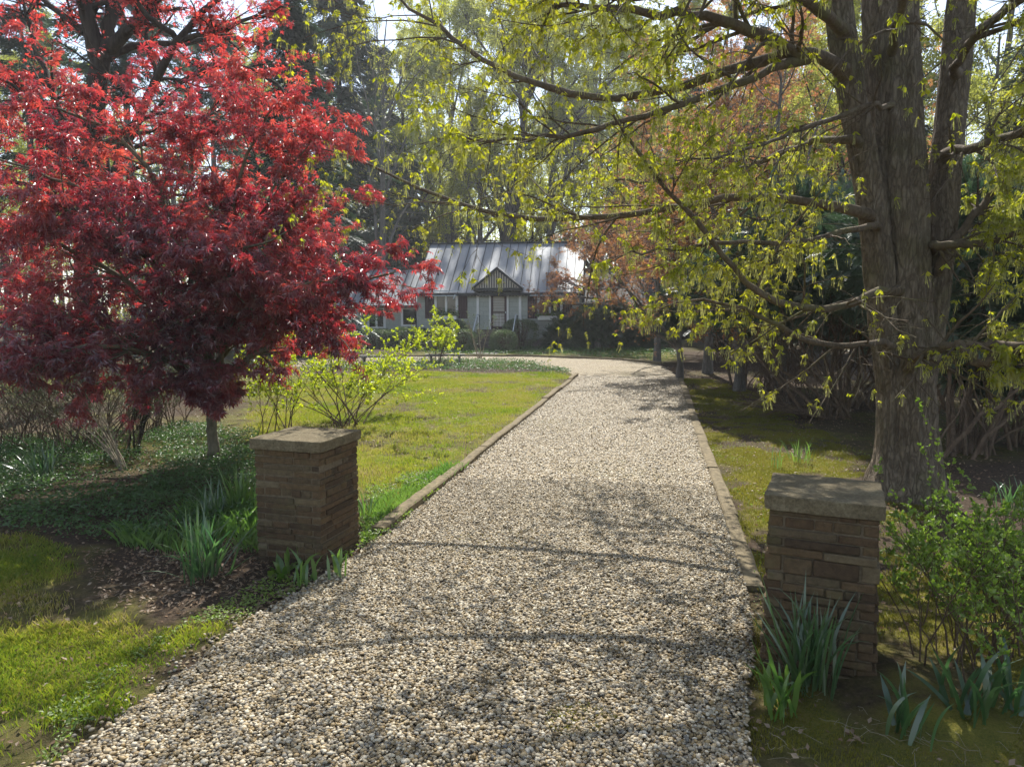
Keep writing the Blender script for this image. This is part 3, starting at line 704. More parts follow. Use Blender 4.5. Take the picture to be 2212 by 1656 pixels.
b = MB(); hb(b, WX0, -.3, WY0-.02, WY0-.003, -.1, .5); b.build('foundation', M_stone, cot)
# wall lamp by the wing door (lit in the photograph)
b = MB(); b.tubes(np.array([HL(-1.75, WY0-.01, 2.62), HL(-1.75, WY0-.2, 2.66), HL(-1.75, WY0-.25, 2.58)]), np.array([.02, .02, .02]), 5); b.tubes(np.array([HL(-1.75, WY0-.25, 2.6), HL(-1.75, WY0-.25, 2.5)]), np.array([.03, .13]), 9)
lo = b.build('wall_lamp', M_iron, cot); ORG[lo.name] = HO
M_bulb, nt, out = mat('warm_bulb'); e = nt.nodes.new('ShaderNodeEmission'); e.inputs[0].default_value = (1, .75, .4, 1); e.inputs[1].default_value = 4.; nt.links.new(e.outputs[0], out.inputs[0])
b = MB(); b.scatter(ICO, [ICF], np.array([HL(-1.75, WY0-.25, 2.49)]), np.eye(3)[None], np.array([.045]), np.zeros(1)); b.build('bulb', M_bulb, lo)
# steps and handrails
st = MB()
for i in range(7): hb(st, gc_-1.25, gc_+1.25, -1.1-.30*(6-i)+.0, -.004 if i == 6 else -1.1-.30*(5-i)+.02, -.05, .17*(i+1)-.03, .0); hb(st, gc_-1.28, gc_+1.28, -1.13-.30*(6-i), -1.1-.30*(5-i) if i < 6 else -.004, .17*(i+1)-.027, .17*(i+1))
st.build('front_steps', M_step, cot)
for s in (-1, 1):
    h = MB(); x = gc_+s*1.2
    P = np.array([HL(x, -.2, 2.12), HL(x, -1.15, 2.1), HL(x, -2.9, .95), HL(x, -3.0, .8)])
    h.tubes(P, np.full(4, .035), 6); ho = h.build('handrail', M_rail, cot); ORG[ho.name] = HO
    for (y, z0, z1) in ((-.25, 1.2, 2.1), (-1.15, 1.19, 2.08), (-2.85, .12, .97)):
        h = MB(); h.tubes(np.array([HL(x, y, z0), HL(x, y, z1)]), np.full(2, .022), 5); h.build('baluster', M_iron, ho)
pt = MB(); pt.box((gc_-.75, -6.2, -.05), (gc_+.75, -2.95, .02), HRM, HO); tag(pt.build('path', M_stone), kind='structure')

# curved stone benches beside the round bed
def bench(c, L, rot, label):
    c = np.array([*c, 0.]); R = rotz(rot); t = empty('stone_bench', c, label, 'bench', 'stone benches round the bed')
    b = MB(); n = 9; a = np.linspace(-.5, .5, n)
    P = []
    for u in a:
        yy = -.35*(u*u)*L*.5
        for (dy, zz) in ((-.2, .37), (.2, .37), (.2, .45), (-.2, .45)): P.append(c + R @ np.array([u*L, yy+dy, zz]))
    P = np.array(P); f = []
    for i in range(n-1):
        for j in range(4): f.append([i*4+j, i*4+(j+1) % 4, i*4+4+(j+1) % 4, i*4+4+j])
    f += [[0, 3, 2, 1], [(n-1)*4, (n-1)*4+1, (n-1)*4+2, (n-1)*4+3]]
    b.add(P, f); b.build('seat', M_stone, t)
    for s in (-1, 1):
        b = MB(); b.box((-.06, -.15, -.02), (.06, .15, .07), R, c + R @ np.array([s*L*.36, -.02*L, 0]), 0, .015); b.box((-.045, -.10, .07), (.045, .10, .31), R, c + R @ np.array([s*L*.36, -.02*L, 0]), 0, .015); b.box((-.06, -.16, .31), (.06, .16, .368), R, c + R @ np.array([s*L*.36, -.02*L, 0]), 0, .015)
        b.build('leg', M_stone, t)
p = G(962, 786); bench(p[:2], 1.75, math.radians(6), 'low curved stone bench under the small lime-green bush by the round bed')
p = G(812, 790); bench(p[:2], 1.5, math.radians(-14), 'low curved stone bench half hidden by the large lime-green shrub')

# ------------------------------------------------------------------ leaf shapes
def palmate(n=7, spread=130, w=.13, droop=.45):
    v = []; f = []
    for i in range(n):
        a = math.radians(-spread + 2*spread*i/(n-1)); L = 1.0 - .45*abs(a)/math.radians(spread)
        c, s = math.cos(a), math.sin(a); k = len(v)
        for (r, q, z) in ((.03, 0, 0), (.45, w, -.08), (1., 0, -droop), (.45, -w, -.08)):
            v.append((r*L*c - q*L*s, r*L*s + q*L*c, z*L))
        f.append([k, k+3, k+2, k+1])
    return np.array(v), [np.array(f)]
PALM = palmate(); PALM5 = palmate(5, 110, .2, .3)
def fold_leaf(w=.3, droop=.15):
    v = np.array([[0, 0, 0], [.5, 0, .0], [1, 0, -droop], [.45, w, .10], [.45, -w, .10]])
    return v, [np.array([[0, 1, 3], [1, 2, 3], [0, 4, 1], [1, 4, 2]])]
FOLD = fold_leaf()
def leafclump(seed, n=6, size=.45, flat=.5):
    r = RNG(seed); v = []; f = []
    for i in range(n):
        d = r.normal(size=3)*np.array([1, 1, flat]); d = d/np.linalg.norm(d); c = d*r.uniform(.2, .8)
        x = nrm(r.normal(size=3)); y = nrm(np.cross(x, r.normal(size=3))); k = len(v); L = size*r.uniform(.7, 1.2)
        for (a, b_) in ((-.5, 0), (0, .3), (.5, 0), (0, -.3)): v.append(c + x*a*L + y*b_*L)
        f.append([k, k+1, k+2, k+3])
    return np.array(v), [np.array(f)]
CL = [leafclump(i) for i in range(3)]
def spray(seed, n=9, L=1., w=.05, droop=.25):
    """feathery flat spray of needles along +x"""
    r = RNG(seed); v = []; f = []
    for i in range(n):
        t = .1+.85*i/(n-1)
        for s in (-1, 1):
            a = math.radians(42 + r.uniform(-8, 8)); l = .42*(1-.65*t)*r.uniform(.8, 1.2); k = len(v)
            b0 = np.array([t, 0, -droop*t*t]); d = np.array([math.cos(a), s*math.sin(a), r.uniform(-.25, .1)]); q = np.array([-s*math.sin(a), math.cos(a), 0])*w
            v += [b0, b0+d*l*.5+q, b0+d*l, b0+d*l*.5-q]; f.append([k, k+1, k+2, k+3])
    k = len(v); v += [np.array([0, -w*.6, 0]), np.array([0, w*.6, 0]), np.array([1, 0, -droop])]
    return np.array(v), [np.array(f), np.array([[k, k+1, k+2]])]
SPR = [spray(i) for i in range(3)]
def tassel(seed, nl=5, nt=6):
    """unfolding leaves plus hanging catkin threads; unit length about 1, hangs towards -z"""
    r = RNG(seed); lv = []; lf = []; cv = []; cf = []
    for i in range(nl):
        az = r.uniform(0, 6.28); x = np.array([math.cos(az)*.65, math.sin(az)*.65, -r.uniform(.2, 1.0)]); x = x/np.linalg.norm(x)
        y = nrm(np.cross(x, [0, 0, 1.])); z = np.cross(x, y); L = r.uniform(.28, .52); k = len(lv); o = np.array([math.cos(az)*.12, math.sin(az)*.12, r.uniform(-.1, .12)])
        for (a, b_, c_) in ((0, 0, 0), (.5, 0, 0), (1, 0, .1), (.35, .30, .14), (.7, .2, .1), (.35, -.30, .14), (.7, -.2, .1)): lv.append(o + (x*a + y*b_ + z*c_)*L)
        lf += [[k, k+1, k+3], [k+1, k+4, k+3], [k+1, k+2, k+4], [k, k+5, k+1], [k+1, k+5, k+6], [k+1, k+6, k+2]]
    for i in range(nt):
        az = r.uniform(0, 6.28); d = r.uniform(.05, .3); L = r.uniform(.6, 1.15); p0 = np.array([0, 0, 0.]); p1 = np.array([math.cos(az)*d*.7, math.sin(az)*d*.7, -L*.4]); p2 = np.array([math.cos(az)*d, math.sin(az)*d, -L])
        sd = nrm(np.array([math.cos(az+1.2), math.sin(az+1.2), 0])); k = len(cv); w = .011
        cv += [p0-sd*w*.5, p0+sd*w*.5, p1-sd*w, p1+sd*w, p2-sd*w*1.2, p2+sd*w*1.2]
        cf += [[k, k+1, k+3, k+2], [k+2, k+3, k+5, k+4]]
        k = len(cv); e = sd*.03
        cv += [p2-e+[0, 0, .1], p2+e+[0, 0, .1], p2+e*.6-[0, 0, .08], p2-e*.6-[0, 0, .08]]; cf.append([k, k+1, k+2, k+3])
    return (np.array(lv), [np.array(lf)]), (np.array(cv), [np.array(cf)])
TAS = [tassel(i) for i in range(5)]

UP = np.array([0, 0, 1.])
def scat(b, tpls, pos, x, up, scale, rnd, rng):
    pick = rng.integers(0, len(tpls), len(pos)); fr = frames(x, up)
    for i, t in enumerate(tpls):
        k = pick == i; b.scatter(*t, pos[k], fr[k], np.asarray(scale)[k], rnd[k])
def limb(pts, r0, r1, k=14, jit=0.0, rng=None):
    """pts: (px, py, Y) picture positions with their own depth -> branch polyline in the world"""
    P = resample([V(*p) for p in pts], k)
    if jit and rng is not None: P[1:-1] += rng.normal(size=P[1:-1].shape)*jit
    return P, np.linspace(1, 0, k)**.8*(r0-r1)+r1

# ------------------------------------------------------------------ big maple on the verge
rng = RNG(101)
base = G(1962, 1078); base = np.array([base[0], base[1]+.25, 0.])
bm = empty('maple_tree', base, 'huge old maple with three rough trunks and drooping yellow-green catkins', 'tree', None)
def rough_trunk(b, pts, rad, sides=40, rows=70, seed=0, flare=0., ridge=.05, oval=(1, 1)):
    P = resample(pts, rows); R = np.interp(np.linspace(0, 1, rows), np.linspace(0, 1, len(rad)), rad)
    a = np.arange(sides)*2*math.pi/sides; A, Z = np.meshgrid(a, P[:, 2]); ca, sa = np.cos(A), np.sin(A)
    q = np.stack([ca*2.6+seed, sa*2.6, Z*.35], -1); tw = fbm(q, 3)
    q2 = np.stack([ca*7+seed*3, sa*7, Z*1.0], -1); rg = 1-np.abs(fbm(q2, 3)-.5)*4
    q3 = np.stack([ca*18+seed, sa*18, Z*4.5], -1); fine = fbm(q3, 2)-.5
    fl = np.exp(-np.maximum(Z, 0)/.35)*flare*(.5+1.1*np.maximum(0, fbm(np.stack([ca*1.7+seed, sa*1.7, Z*0], -1), 2)-.3)*2)
    rr = R[:, None]*(1 + (tw-.5)*.35) + ridge*(rg-.6)*.6 + fine*ridge*.7 + fl
    v = np.stack([P[:, None, 0]+ca*rr*oval[0], P[:, None, 1]+sa*rr*oval[1], np.broadcast_to(Z, rr.shape)], -1)
    i = np.arange(rows-1)[:, None]*sides + np.arange(sides)[None]; j = np.arange(rows-1)[:, None]*sides + (np.arange(sides)[None]+1) % sides
    b.add(v.reshape(-1, 3), np.stack([i, j, j+sides, i+sides], -1).reshape(-1, 4))
def TV(px, py, Y): return V(px, py, Y)
tb = MB(); Y0 = base[1]
def below(p): q = np.array(base); q[:2] += [(p[0]-base[0])*.4, 0]; q[2] = -.15; return q
mainp = [np.array([base[0], base[1], -.15]), TV(1958, 980, Y0), TV(1955, 850, Y0), TV(1952, 740, Y0), TV(1945, 620, Y0), TV(1938, 500, Y0), TV(1930, 380, Y0), TV(1926, 250, Y0+.05), TV(1925, 120, Y0+.1), TV(1922, 0, Y0+.15), TV(1915, -200, Y0+.3), TV(1900, -480, Y0+.4), TV(1880, -760, Y0+.6)]
rough_trunk(tb, mainp, [.37, .335, .325, .33, .335, .33, .31, .29, .29, .27, .22, .15, .08], 84, 170, 3, .14, .05)
leftp = [TV(1925, 850, Y0-.06), TV(1908, 700, Y0-.10), TV(1898, 560, Y0-.14), TV(1884, 440, Y0-.16), TV(1866, 340, Y0-.18), TV(1843, 230, Y0-.2), TV(1826, 120, Y0-.2), TV(1808, 0, Y0-.2), TV(1785, -160, Y0-.3), TV(1750, -400, Y0-.5), TV(1700, -620, Y0-.7)]
rough_trunk(tb, leftp, [.15, .18, .185, .175, .17, .17, .165, .19, .16, .11, .06], 52, 120, 8, 0, .03)
rightp = [TV(1990, 830, Y0-.02), TV(2005, 700, Y0+.02), TV(2018, 580, Y0+.05), TV(2034, 470, Y0+.1), TV(2045, 340, Y0+.15), TV(2058, 220, Y0+.2), TV(2070, 100, Y0+.25), TV(2080, 0, Y0+.3), TV(2100, -200, Y0+.5), TV(2130, -500, Y0+.8)]
rough_trunk(tb, rightp, [.16, .21, .20, .18, .17, .165, .165, .16, .13, .06], 52, 120, 12, 0, .03)
for (px, py, dx, dy, r) in ((1890, 1075, -.42, -.15, .10), (2040, 1080, .5, -.2, .12), (1955, 1090, .05, -.45, .10), (2000, 1085, .35, -.42, .09)):   # root flares
    p0 = base + [dx*.35, dy*.35, .42]; p1 = base + [dx*.75, dy*.75, .10]; p2 = base + [dx*1.25, dy*1.25, -.03]
    tb.tubes(resample([p0, p1, p2], 8), np.linspace(r*1.2, r*.5, 8), 10)
tb.build('trunk', M_bark, bm, smooth=True)
LIMBS = [  # picture polyline with depths, start radius, end radius
 ([(1801, 136, 8.6), (1720, 110, 8.4), (1658, 84, 8.3), (1595, 51, 8.2), (1474, 35, 8.0), (1401, 40, 7.9), (1300, 25, 7.7), (1180, 30, 7.4)], .085, .015),
 ([(1726, 112, 8.5), (1636, 136, 8.7), (1577, 161, 8.8), (1489, 187, 9.0), (1379, 216, 9.2), (1305, 220, 9.3), (1177, 194, 9.5), (1049, 139, 9.8), (942, 59, 10.1), (862, 0, 10.3), (800, -40, 10.5)], .062, .012),
 ([(1746, 126, 8.5), (1658, 150, 8.3), (1566, 191, 8.0), (1485, 216, 7.8), (1397, 250, 7.6), (1320, 271, 7.5), (1250, 290, 7.3), (1140, 301, 7.1), (1030, 304, 7.0), (968, 293, 6.9)], .05, .008),
 ([(1922, 227, 8.5), (1870, 227, 8.2), (1804, 253, 8.0), (1713, 282, 7.7), (1640, 318, 7.4), (1540, 350, 7.1), (1450, 360, 6.9)], .035, .006),
 ([(1850, 301, 8.5), (1800, 303, 8.8), (1731, 315, 9.3), (1676, 337, 9.8), (1603, 367, 10.3), (1518, 370, 10.8), (1400, 390, 11.4), (1290, 380, 12.0)], .05, .010),
 ([(1885, 458, 8.5), (1786, 444, 8.7), (1713, 429, 8.9), (1599, 414, 9.2), (1520, 433, 9.4), (1430, 462, 9.6), (1331, 477, 9.8), (1177, 482, 10.0), (1085, 477, 10.2), (1012, 458, 10.4), (920, 425, 10.6), (847, 396, 10.8), (770, 345, 11.0), (690, 320, 11.2)], .06, .008),
 ([(1890, 486, 8.5), (1804, 510, 8.2), (1768, 521, 8.1), (1676, 526, 7.9), (1529, 528, 7.6), (1430, 545, 7.4), (1330, 560, 7.2)], .042, .007),
 ([(1925, 623, 8.45), (1903, 619, 8.3), (1841, 652, 8.1), (1768, 672, 7.9), (1713, 667, 7.8), (1658, 641, 7.7), (1614, 623, 7.6), (1584, 582, 7.5), (1548, 540, 7.4), (1511, 500, 7.3), (1470, 440, 7.2), (1415, 385, 7.1), (1368, 312, 7.0), (1324, 249, 6.9)], .052, .012),
 ([(1900, 738, 8.5), (1823, 751, 8.3), (1768, 747, 8.2), (1713, 729, 8.1), (1676, 707, 8.0), (1639, 681, 8.0), (1560, 650, 7.9), (1470, 655, 7.8), (1400, 680, 7.7)], .045, .006),
 ([(1975, 775, 8.4), (2010, 752, 8.1), (2032, 745, 7.9), (2079, 736, 7.6), (2150, 737, 7.2), (2250, 738, 6.9), (2380, 700, 6.6)], .065, .025),
 ([(2076, 738, 7.6), (2090, 773, 7.5), (2116, 793, 7.4), (2153, 777, 7.2), (2212, 758, 7.0), (2320, 740, 6.7)], .05, .018),
 ([(2020, 530, 8.7), (2057, 532, 8.6), (2134, 528, 8.3), (2212, 510, 8.0), (2330, 470, 7.6)], .06, .018),
 ([(2040, 560, 8.8), (2076, 506, 8.9), (2098, 466, 8.9), (2127, 433, 8.9), (2180, 380, 8.8), (2260, 330, 8.6)], .065, .022),
 ([(2045, 330, 8.8), (2110, 320, 8.3), (2180, 295, 7.8), (2260, 250, 7.2), (2350, 230, 6.6)], .065, .02),
 ([(1830, 60, 8.6), (1770, 10, 8.3), (1690, -40, 8.0), (1580, -30, 7.6), (1450, -10, 7.2), (1330, 5, 6.9), (1200, -20, 6.6)], .07, .01),
 ([(2060, 150, 8.7), (2110, 70, 8.1), (2170, 20, 7.4), (2260, -30, 6.5), (2330, 60, 5.9), (2290, 240, 5.5)], .06, .01),
 ([(1930, 100, 8.6), (1960, -20, 7.8), (1980, -120, 7.0), (2050, -160, 6.2), (2150, -60, 5.5)], .06, .01),
 ([(1960, -60, 9.1), (2000, -240, 10.0), (2080, -420, 11.2), (2180, -560, 12.5)], .12, .03),
 ([(1920, -120, 9.0), (1840, -300, 9.8), (1700, -420, 11), (1540, -520, 12.5), (1400, -560, 14)], .11, .02),
 ([(1910, -200, 8.8), (1760, -420, 7.8), (1560, -560, 6.8), (1330, -620, 6.0), (1100, -640, 5.4)], .11, .02),
 ([(1780, -180, 8.4), (1600, -300, 8.6), (1400, -340, 9.0), (1150, -330, 9.4), (950, -260, 9.8)], .09, .015),
 ([(2100, -200, 9.2), (2300, -420, 8.6), (2560, -560, 8.0), (2800, -600, 7.4)], .10, .02),
]
leafP = []; leafT = []
PRE = {0: (1832, 165, 8.85), 3: (1924, 232, 9.0), 4: (1858, 312, 8.87), 5: (1890, 470, 8.9), 6: (1895, 494, 8.9), 7: (1945, 632, 8.95), 8: (1935, 748, 8.95), 9: (1958, 800, 8.95),
       11: (2022, 540, 9.05), 12: (2020, 600, 9.05), 13: (2046, 340, 9.2), 14: (1822, 75, 8.85), 15: (2068, 160, 9.25), 16: (1925, 120, 9.1)}
for li, (pts, r0, r1) in enumerate(LIMBS):
    if li in PRE: pts = [PRE[li]] + pts
    P, R = limb(pts, r0, r1, 24, .010, rng); R[:4] *= np.array([1.45, 1.2, 1.08, 1.03]); P[2:-1] += np.cumsum(rng.normal(size=(21, 3))*.008, 0) + rng.normal(size=(21, 3))*.008; R = R*(1+rng.normal(size=24)*.05)
    b = MB(); b.tubes(P, R, 9)
    n1 = 10 if li in (6, 7, 8) else 13 if li == 5 else 18
    c1, q1 = grow(P[None], R[None], n1, rng, .18, .99, (30, 65), (.18, .46), 8, (0, 0, -.10), .12, .42, flat=.45, shrink=.35, rmin=.004)
    c2, q2 = grow(c1, q1, 8, rng, .12, 1., (25, 65), (.30, .75), 5, (0, 0, -.16), .14, .5, flat=.3, shrink=.3, rmin=.0028)
    tip, qt = grow(P[None], R[None], 3, rng, .9, 1., (10, 40), (.15, .25), 6, (0, 0, -.2), .12, .6, rmin=.004)
    b.tubes(c1, q1, 5); b.tubes(c2, q2, 3); b.tubes(tip, qt, 4)
    b.build('limb', M_limb, bm, smooth=True)
    for (Q, n) in ((c2, 3), (c1, 3), (tip, 6)):
        p, T = on_twigs(Q, n, rng, .3, 1.); leafP.append(p); leafT.append(T)
    leafP.append(c2[:, -1]); leafT.append(c2[:, -1]-c2[:, -2])
leafP = np.concatenate(leafP)
leafP = leafP[leafP[:, 2] > 1.3]
# few sprays hang right in front of the bare trunks
dxx = np.abs(leafP[:, 0] - (base[0] - .05*(leafP[:, 2]-2)*.4)*leafP[:, 1]/base[1]); inft = (dxx < .85) & (leafP[:, 1] < base[1]) & (leafP[:, 2] < 8)
leafP = leafP[~inft | (rng.uniform(size=len(leafP)) < .15)]
# keep the road view open where the photograph shows only a few sprays
lb = MB(); cb = MB(); n = len(leafP); pick = rng.integers(0, len(TAS), n); az = rng.uniform(0, 6.283, n)
fr = frames(np.stack([np.cos(az), np.sin(az), rng.normal(size=n)*.15], -1), np.c_[rng.normal(size=(n, 2))*.22, np.ones(n)])
sc = rng.uniform(.07, .14, n); rv = np.clip(.5*rng.uniform(0, 1, n) + .5*fbm(leafP*1.2, 2), 0, 1)
for i, (lt, ct) in enumerate(TAS):
    k = (pick == i); lb.scatter(*lt, leafP[k], fr[k], sc[k], rv[k])
    k = k & (rng.uniform(size=n) < .8); cb.scatter(*ct, leafP[k], fr[k], sc[k]*1.1, rv[k])
lb.build('crown', M_yg, bm); cb.build('catkins', M_cat, bm)
print('maple clusters', n)

# ------------------------------------------------------------------ red maples
rng = RNG(202)
def red_tree(name, base, label, trunk_pts, trunk_r, limbs, leaf, nleaf, smin, smax, lmat, bmat, n1, n2, flat, droop, l1=(.25, .5), l2=(.3, .55), sides=16, upness=1., zmin=.6):
    t = empty(name, base, label, 'tree'); tb = MB()
    P = resample(trunk_pts, 30); R = np.interp(np.linspace(0, 1, 30), np.linspace(0, 1, len(trunk_r)), trunk_r)
    tb.tubes(P + rng.normal(size=P.shape)*.006, R*(1+rng.normal(size=30)*.02), sides); tb.build('trunk', bmat, t, smooth=True)
    LP = []; LT = []
    for (pts, r0, r1) in limbs:
        P, R = limb(pts, r0, r1, 16, .02, rng); b = MB(); b.tubes(P, R, 8)
        c1, q1 = grow(P[None], R[None], n1, rng, .15, 1., (30, 70), l1, 7, (0, 0, .05), .14, .5, flat=flat, shrink=.35, rmin=.004)
        c2, q2 = grow(c1, q1, n2, rng, .1, 1., (25, 65), l2, 5, (0, 0, -droop), .14, .5, flat=flat, shrink=.3, rmin=.002)
        b.tubes(c1, q1, 5); b.tubes(c2, q2, 3); b.build('limb', bmat, t, smooth=True)
        for (Q, n) in ((c2, nleaf), (c1, nleaf)):
            p, T = on_twigs(Q, n, rng, .2, 1.05); LP.append(p); LT.append(T)
    LP = np.concatenate(LP); LT = np.concatenate(LT); k = LP[:, 2] > zmin; LP = LP[k]; LT = LT[k]; n = len(LP)
    x = nrm(LT*.6 + rng.normal(size=(n, 3))*.55 + np.array([0, -.25, -.35])); up = nrm(np.c_[rng.normal(size=(n, 2))*.55, np.full(n, upness)])
    LP = LP + rng.normal(size=(n, 3))*.03
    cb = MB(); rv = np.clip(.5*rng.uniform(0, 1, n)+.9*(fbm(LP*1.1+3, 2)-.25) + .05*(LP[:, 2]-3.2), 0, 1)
    scat(cb, leaf, LP, x, up, rng.uniform(smin, smax, n), rv, rng); cb.build('crown', lmat, t)
    print(name, n); return t
base = G(463, 1000)
A_limbs = [
 ([(452, 832, 11), (520, 790, 10.6), (600, 730, 10.2), (690, 660, 9.9), (790, 600, 9.6), (850, 590, 9.5)], .05, .01),
 ([(462, 815, 11), (495, 700, 11), (560, 560, 11.2), (630, 450, 11.4), (690, 410, 11.5)], .05, .01),
 ([(452, 815, 11), (480, 640, 11), (490, 480, 10.8), (520, 350, 10.5), (570, 260, 10.3), (600, 220, 10.2)], .055, .01),
 ([(450, 815, 11), (420, 640, 10.7), (380, 480, 10.3), (300, 330, 9.9), (160, 235, 9.6), (60, 230, 9.5)], .055, .01),
 ([(447, 822, 11), (370, 700, 10.6), (260, 600, 10.2), (130, 520, 9.9), (-30, 470, 9.7), (-150, 450, 9.5)], .05, .01),
 ([(446, 828, 11), (360, 760, 10.4), (230, 700, 9.9), (90, 690, 9.5), (-90, 700, 9.1)], .05, .01),
 ([(450, 820, 11), (435, 690, 10.2), (420, 590, 9.4), (390, 500, 8.7)], .045, .01),
 ([(455, 812, 11), (500, 690, 11.8), (560, 580, 12.6), (640, 530, 13.4), (700, 510, 13.8)], .045, .01),
 ([(447, 830, 11), (350, 770, 10.2), (250, 745, 9.5), (150, 770, 9.1), (60, 790, 8.9)], .04, .01),
 ([(456, 822, 11), (520, 700, 10.2), (570, 640, 9.6), (640, 610, 9.1), (720, 610, 8.9)], .045, .01),
 ([(470, 740, 11), (560, 480, 11.0), (620, 350, 10.9), (670, 310, 10.8)], .04, .01),
 ([(440, 720, 10.8), (330, 560, 10.5), (200, 420, 10.3), (60, 360, 10.1), (-80, 330, 9.9)], .04, .01),
 ([(430, 660, 10.6), (400, 450, 10.8), (420, 300, 11.0), (470, 210, 11.1)], .035, .01),
 ([(445, 830, 11), (300, 740, 11.6), (160, 640, 12.2), (20, 600, 12.6), (-120, 580, 12.9)], .045, .01),
 ([(450, 800, 11), (470, 660, 9.9), (520, 540, 9.2), (620, 500, 8.9)], .04, .01),
 ([(447, 832, 11), (350, 770, 10.2), (220, 740, 9.2), (110, 770, 8.7), (-40, 800, 8.4)], .04, .01),
 ([(455, 842, 11), (478, 850, 10.7), (470, 830, 10.3), (440, 850, 10.0)], .02, .006),
 ([(400, 640, 10.6), (250, 500, 9.4), (120, 440, 8.9), (-60, 520, 8.6)], .04, .01),
 ([(460, 790, 11), (560, 690, 10.4), (640, 680, 10), (690, 720, 9.8)], .035, .01),
]
red_tree('japanese_maple', base, 'Japanese maple with bright red palmate leaves and one slender trunk behind the gate pillar', [G(463, 1000), V(458, 920, 11), V(454, 870, 11), V(451, 815, 11)], [.10, .078, .072, .07], A_limbs, [PALM], 10, .07, .118, M_red, M_jmbark, 17, 8, .72, .22, zmin=.75)
base = G(188, 865)
B_limbs = [
 ([(213, 130, 17), (196, 60, 16.9), (183, 0, 16.8), (172, -110, 16.6), (150, -260, 16.3)], .20, .04),
 ([(226, 130, 17), (240, 40, 17.1), (246, -60, 17.2), (262, -220, 17.4)], .17, .04),
 ([(230, 112, 17), (285, 55, 16.7), (330, 5, 16.4), (390, -60, 16), (470, -160, 15.5)], .15, .03),
 ([(200, 520, 17), (268, 310, 16.4), (331, 187, 16.1), (373, 95, 15.9), (420, 47, 15.7), (470, 0, 15.5), (560, -60, 15.2)], .14, .03),
 ([(380, 84, 15.9), (340, 50, 15.6), (303, 23, 15.4), (280, -30, 15.2), (240, -140, 15)], .07, .02),
 ([(376, 92, 15.9), (440, 75, 15.6), (520, 50, 15.3), (580, 20, 15.1), (630, 20, 15)], .06, .015),
 ([(388, 178, 16), (470, 140, 16), (550, 150, 15.9), (610, 190, 15.8), (650, 250, 15.7)], .06, .015),
 ([(235, 125, 17), (300, 95, 17.4), (380, 95, 18), (480, 80, 18.6), (570, 90, 19.2), (640, 120, 19.6)], .09, .02),
 ([(185, 470, 17), (105, 260, 16.6), (40, 190, 16.3), (-30, 150, 16)], .10, .02),
 ([(185, 400, 17), (110, 190, 17.3), (78, 112, 17.5), (55, 30, 17.7), (30, -60, 17.9)], .09, .02),
 ([(200, 330, 17), (330, 240, 17.8), (460, 260, 18.4), (560, 300, 19), (640, 330, 19.4)], .07, .02),
 ([(185, 470, 17), (60, 400, 16), (-60, 360, 15.2)], .07, .02),
 ([(215, 100, 17), (120, 20, 17.4), (40, -40, 17.8), (-60, -90, 18.2)], .09, .02),
]
red_tree('crimson_maple', base, 'tall dark-trunked maple with sparse small crimson leaves, forking high behind the Japanese maple', [G(188, 865), V(184, 600, 17.4), V(190, 420, 17.2), V(203, 240, 17), V(220, 115, 17)], [.34, .27, .25, .23, .20], B_limbs, [PALM5], 6, .05, .088, M_red2, M_dkbark, 17, 7, .2, .1, (.18, .36), (.3, .5), zmin=3.0)

# ------------------------------------------------------------------ trees behind: prototypes, then copies
def children_of(o): return [c for c in bpy.data.objects if c.parent == o]
def copy_tree(src, loc, rz=0., sc=1., label=None, group=None):
    r = src.copy(); COL.objects.link(r); r.location = loc; r.rotation_euler = (0, 0, rz); r.scale = (sc, sc, sc) if np.ndim(sc) == 0 else sc
    if label: r['label'] = label
    if group: r['group'] = group
    for ch in children_of(src):
        c = ch.copy(); COL.objects.link(c); c.parent = r
    return r
def decid(name, seed, H, r0, lmat, bmat, fork=.35, nleaf=5, ls=(.16, .3), spread=(20, 45), leaf=None, dens=(9, 6, 6), droop=0., crownlow=.3, wob=.15, l0=(.35, .6)):
    """deciduous tree: leaning trunk, ascending limbs, twigs, loose leaf clusters"""
    rng = RNG(seed); t = empty(name, (0, 0, 0)); b = MB()
    k = 12; P = np.zeros((k, 3)); P[:, 2] = np.linspace(-.2, H*.92, k); P[2:, :2] = np.cumsum(rng.normal(size=(k-2, 2))*wob, 0)
    R = np.linspace(1, .12, k)**1.1*r0; R[0] *= 1.35
    b.tubes(P, R, 10)
    c0, q0 = grow(P[None], R[None], dens[0], rng, crownlow, .95, spread, l0, 8, (0, 0, .35), .09, .62, shrink=.55)
    c1, q1 = grow(c0, q0, dens[1], rng, .2, 1., (25, 55), (.3, .55), 6, (0, 0, .15-droop), .12, .5, shrink=.4)
    c2, q2 = grow(c1, q1, dens[2], rng, .1, 1., (25, 60), (.3, .55), 4, (0, 0, .05-droop), .14, .5, shrink=.3, rmin=.006)
    b.tubes(c0, q0, 7); b.tubes(c1, q1, 4); b.tubes(c2, q2, 3); b.build('trunk', bmat, t, smooth=True)
    LP = []
    for Q, n in ((c2, nleaf), (c1, nleaf)):
        p, T = on_twigs(Q, n, rng, .2, 1.05); LP.append(p)
    LP = np.concatenate(LP); n = len(LP); LP = LP + rng.normal(size=(n, 3))*.08
    cb = MB(); scat(cb, leaf or CL, LP, rand_unit(rng, n), rand_unit(rng, n)*.7+UP, rng.uniform(ls[0], ls[1], n), np.clip(.5*rng.uniform(0, 1, n)+.5*fbm(LP*.5+seed, 2), 0, 1), rng)
    cb.build('crown', lmat, t); return t
